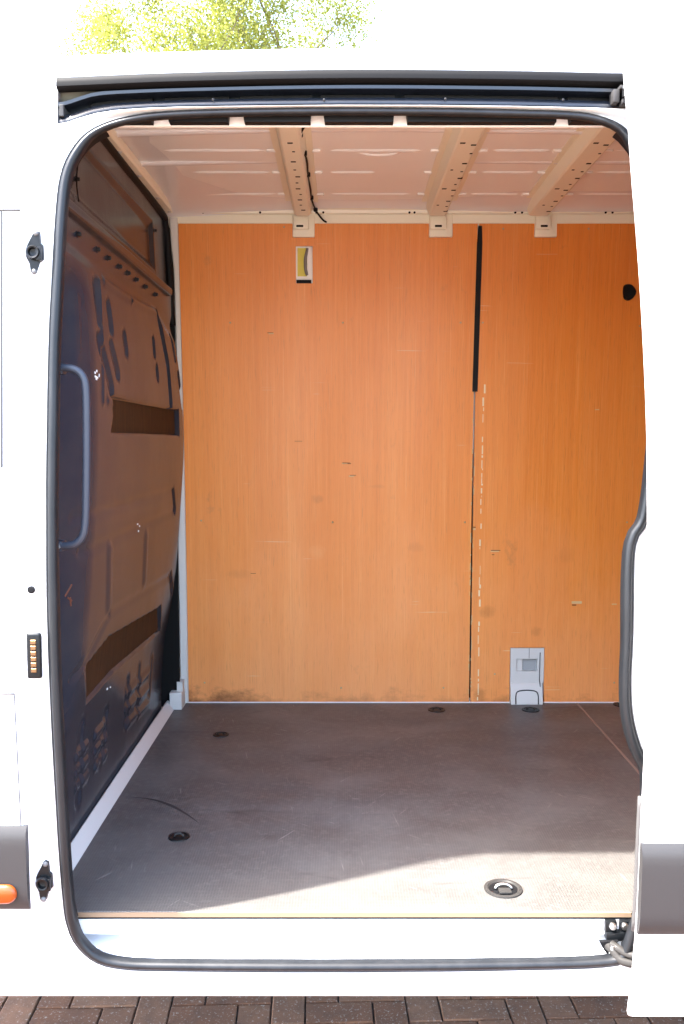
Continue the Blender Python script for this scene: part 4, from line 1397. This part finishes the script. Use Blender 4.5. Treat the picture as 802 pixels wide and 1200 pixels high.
# grey rub strip and orange marker, front left
def rubstrip(x0, xb, z0, z1, yfn, parent, label, round_r):
    bm = bmesh.new(); prev = None
    n = 14
    xs = [x0 + (xb - x0) * k / 24 for k in range(25)]
    for x in xs:
        e = 1.0
        R = []
        for k in range(n + 1):
            z = z0 + (z1 - z0) * k / n
            out = .013 * (1 - abs(2 * k / n - 1) ** 8) + .003
            R.append(bm.verts.new((x, yfn(z) - out, z)))
        R.append(bm.verts.new((x, yfn(z1) + .004, z1))); R.append(bm.verts.new((x, yfn(z0) + .004, z0)))
        if prev:
            for a in range(len(R)): bm.faces.new((prev[a], prev[(a+1) % len(R)], R[(a+1) % len(R)], R[a]))
        else: bm.faces.new(R)
        prev = R
    bm.faces.new(prev[::-1])
    return obj('rub_strip', bm, M['grey_trim'], parent, auto=40, label=label)
za, zb = at_y(20, 1070, lambda z: yskin(z) - .02).z, at_y(20, 972, lambda z: yskin(z) - .02).z
xr = at_y(30, 1010, lambda z: yskin(z) - .02).x
rub = rubstrip(X0, xr, za, zb, yskin, van, 'grey plastic rub strip left of the doorway', 0)
p = at_y(-2, 1048, lambda z: yskin(z) - .022)
bm = bmesh.new()
rx, rz = .041, .0215
cap = [(p.x + s * (rx - rz) + rz * math.cos(t), p.z + rz * math.sin(t)) for s, a0 in ((1, -math.pi / 2), (-1, math.pi / 2)) for t in [a0 + math.pi * k / 10 for k in range(11)]]
yb_ = yskin(p.z) - .0195
F0 = [bm.verts.new((x, yb_, z)) for x, z in cap]
F1 = [bm.verts.new((p.x + (x - p.x) * .97, yb_ - .006, p.z + (z - p.z) * .95)) for x, z in cap]
F2 = [bm.verts.new((p.x + (x - p.x) * .82, yb_ - .010, p.z + (z - p.z) * .72)) for x, z in cap]
for A, B in ((F0, F1), (F1, F2)):
    for k in range(len(cap)): bm.faces.new((A[k], A[(k+1) % len(cap)], B[(k+1) % len(cap)], B[k]))
bm.faces.new(F2)
obj('marker_lamp', bm, M['orange_lens'], van, smooth=True, label='orange side marker lamp in the grey rub strip')

# ---- sliding door, pushed back over the rear side
def ydoor(z): return yskin(z) - .090
edge_px = [(731.5, 60), (733, 90), (737, 130), (742, 200), (750, 300), (756, 400), (760, 500), (761, 600), (760.5, 700), (759, 800), (757, 890), (752.5, 980), (749, 1060), (746, 1105), (742, 1150), (737, 1191)]
EP = sorted([(q.z, q.x) for q in [at_y(a, b, ydoor) for a, b in edge_px]])
zdb = EP[0][0]; zdt = 2.60
XD = 2.05
bm = bmesh.new()
nz_ = 40
prev = None
for k in range(nz_ + 1):
    z = zdb + (zdt - zdb) * k / nz_
    x = smooth_tab(EP, z)
    R = [bm.verts.new(q) for q in ((x + .012, ydoor(z) + .045, z), (x + .002, ydoor(z) + .020, z), (x, ydoor(z) + .008, z), (x + .003, ydoor(z) + .002, z), (x + .010, ydoor(z), z), (1.2, ydoor(z) - .004, z), (XD - .01, ydoor(z), z), (XD, ydoor(z) + .008, z), (XD - .01, ydoor(z) + .045, z))]
    if prev:
        for a in range(len(R)): bm.faces.new((prev[a], prev[(a+1) % len(R)], R[(a+1) % len(R)], R[a]))
    else: bm.faces.new(R)
    prev = R
bm.faces.new(prev[::-1])
door = obj('sliding_door', bm, M['white'], van, auto=40, label='white sliding side door pushed open to the right')
za, zb = at_y(780, 1100, lambda z: ydoor(z) - .02).z, at_y(780, 993, lambda z: ydoor(z) - .02).z
xr = at_y(752, 1050, lambda z: ydoor(z) - .018).x
rubstrip(xr, XD - .02, za, zb, ydoor, door, 'grey plastic rub strip on the sliding door', 0)
# pale rubber along the door's leading edge beside the strip
bm = bmesh.new()
pts = []
for k in range(14):
    z = za - .01 + (zb + .10 - za) * k / 13
    pts.append((smooth_tab(EP, z) + .002, ydoor(z) + .030, z))
sweep(bm, pts, circ(.005, 8, 1, 1)); obj('edge_rubber', bm, mat('pale_rubber', (.06, .058, .056), .6), door, smooth=True)

# lower guide: black bracket with two bolts, oily roller arm
q = at_y(725, 1092, .018)
br = None
bm = bmesh.new()
a, b = at_y(709, 1101, .015), at_y(742, 1079, .015)
zc_ = at_y(725, 1094, .015).z
box(bm, a.x, a.x + .027, .012, .030, zc_, b.z, .004)
box(bm, b.x - .030, b.x, .012, .030, zc_, b.z, .004)
box(bm, a.x + .001, b.x - .001, .006, .030, a.z, zc_ + .006, .004)
br = obj('guide_bracket', bm, M['gloss_black'], door, auto=40, label='black lower guide bracket with two bolts')
for px in (718, 732):
    r_ = at_y(px, 1085, .012)
    bm = bmesh.new(); lathe(bm, [(0, -.009), (.0065, -.0085), (.0085, -.005), (.0085, 0)], (r_.x, .0125, r_.z), (0, 1, 0), 12); obj('bolt', bm, M['steel'], br, auto=40)
arm = None
bm = bmesh.new()
pa = [at_y(x, y, yy) for x, y, yy in ((711, 1107, .004), (718, 1113, -.012), (724, 1122, -.025), (732, 1127, -.035), (748, 1130, -.045), (770, 1130, -.05))]
sweep(bm, catmull(pa, 6), circ(.0075, 10, 1, 1.3))
pb_ = [at_y(x, y, yy) for x, y, yy in ((716, 1106, -.004), (724, 1111, -.018), (734, 1117, -.03), (750, 1121, -.045), (770, 1121, -.05))]
sweep(bm, catmull(pb_, 6), circ(.006, 10, 1, 1.5))
arm = obj('roller_arm', bm, M['worn_steel'], door, auto=50, label='oily steel roller arm at the bottom of the door')
bm = bmesh.new()
t3 = [at_y(x, y, .006) for x, y in ((702, 1102), (724, 1101), (716, 1109), (711, 1117), (706, 1110))]
F = [bm.verts.new((p.x, -.002, p.z)) for p in t3]; Bk = [bm.verts.new((p.x, .008, p.z)) for p in t3]
bm.faces.new(F); bm.faces.new(Bk[::-1])
for k in range(5): bm.faces.new((F[k], F[(k+1) % 5], Bk[(k+1) % 5], Bk[k]))
obj('guide_flap', bm, M['black'], arm)
p = at_y(735, 1107, -.005)
bm = bmesh.new(); lathe(bm, [(0, -.012), (.008, -.012), (.013, -.009), (.013, .006), (.008, .008)], (p.x, -.008, p.z), (0, 1, 0), 18); obj('roller', bm, M['black'], arm, auto=40)
# the two bright spring ends
bm = bmesh.new()
for px in (717, 721):
    r_ = at_y(px, 1110, -.014); box(bm, r_.x - .0028, r_.x + .0028, -.02, -.012, r_.z - .006, r_.z + .006, .0015)
obj('spring_end', bm, M['steel'], arm)

# upper roller carriage in the rail
bm = bmesh.new()
p = at_y(728, 113, .04)
box(bm, p.x - .020, p.x - .006, .028, .06, p.z - .016, p.z + .012, .003)
box(bm, p.x - .008, p.x + .03, .022, .05, p.z + .010, p.z + .018, .002)
box(bm, p.x - .002, p.x + .03, .022, .05, p.z - .020, p.z - .010, .002)
ca = obj('roller_carriage', bm, M['grey_trim'], door, auto=40)
bm = bmesh.new()
cyl(bm, (p.x + .006, .022, p.z - .008), (p.x + .006, .022, p.z + .010), .009, n=14)
obj('roller', bm, M['black'], ca)
bm = bmesh.new()
sweep(bm, [(p.x - .002, .018, p.z + .012), (p.x + .012, .014, p.z + .002), (p.x + .024, .012, p.z - .012)], circ(.004, 8)); obj('spring', bm, M['steel'], ca, smooth=True)

# ------------------------------------------------------------------ tree beyond the van
def willow(loc, R, seed, label, nleaf=30000):
    rt = random.Random(seed)
    root = bpy.data.objects.new('willow_tree', None); C.objects.link(root)
    root.location = loc
    root['label'] = label; root['category'] = 'tree'
    H = 13.0
    bm = bmesh.new()
    def limb(p0, d, L, r, depth, tips):
        pts = [Vector(p0)]; dirv = Vector(d).normalized(); n = 7
        for k in range(n):
            dirv = (dirv + Vector((rt.uniform(-.16, .16), rt.uniform(-.16, .16), rt.uniform(-.04, .12)))).normalized()
            pts.append(pts[-1] + dirv * (L / n))
        rad = [r * (1 - .75 * k / n) for k in range(n + 1)]
        sweep(bm, pts, lambda i: circ(rad[i], 7 if depth < 2 else 5))
        if depth >= 3:
            tips.append(pts); return
        kids = 4 if depth < 2 else 4
        for c_ in range(kids):
            k = rt.randint(2, n)
            dd = (dirv + Vector((rt.uniform(-1, 1), rt.uniform(-1, 1), rt.uniform(-.3, .7))) * .85).normalized()
            limb(pts[k], dd, L * rt.uniform(.5, .75), rad[k] * .62, depth + 1, tips)
        if depth >= 1: tips.append(pts)
    tips = []
    tr = [Vector((0, 0, 0)), Vector((.1, 0, 1.5)), Vector((.05, .1, 3.3)), Vector((-.1, .05, 5.3))]
    sweep(bm, catmull(tr, 5), lambda i: circ(.34 - .01 * i, 10))
    for k in range(7):
        a = 2 * math.pi * k / 7 + rt.uniform(-.3, .3)
        limb((-.08, .05, rt.uniform(4.2, 5.3)), (math.cos(a) * .75, math.sin(a) * .75, rt.uniform(.7, 1.3)), rt.uniform(3.2, 4.2), .11, 0, tips)
    obj('trunk', bm, M['bark'], root, smooth=True)
    vox = {}
    for pts in tips:
        for q in pts[1:]:
            vox.setdefault((int(q.x // .6), int(q.y // .6), int(q.z // .6)), []).append(q)
    keys = sorted(vox)
    V, F, MI = [], [], []
    while len(F) < nleaf:
        q = rt.choice(vox[rt.choice(keys)])
        p = q + Vector((rt.gauss(0, .20), rt.gauss(0, .20), rt.gauss(-.08, .22)))
        if math.hypot(p.x, p.y) > R + .9 * noise.noise(p * .7): continue
        ln, wd = rt.uniform(.05, .10), rt.uniform(.011, .02)
        d = Vector((rt.uniform(-1, 1), rt.uniform(-1, 1), rt.uniform(-1.2, .4))).normalized()
        t_ = d.cross(Vector((rt.uniform(-1, 1), rt.uniform(-1, 1), rt.uniform(-1, 1)))).normalized()
        b0 = len(V)
        V += [p, p + d * ln * .5 + t_ * wd, p + d * ln, p + d * ln * .5 - t_ * wd]
        F.append((b0, b0 + 1, b0 + 2, b0 + 3)); MI.append(0 if rt.random() < .4 else 1)
    me = bpy.data.meshes.new('crown'); me.from_pydata(V, [], F)
    me.materials.append(M['leaf']); me.materials.append(M['leaf2'])
    me.polygons.foreach_set('material_index', MI)
    link('crown', me, root)
    return root
willow((-2.25, 15.5, 0), 2.75, 21, 'tall tree in pale yellow-green spring leaf beyond the van roof', 100000)
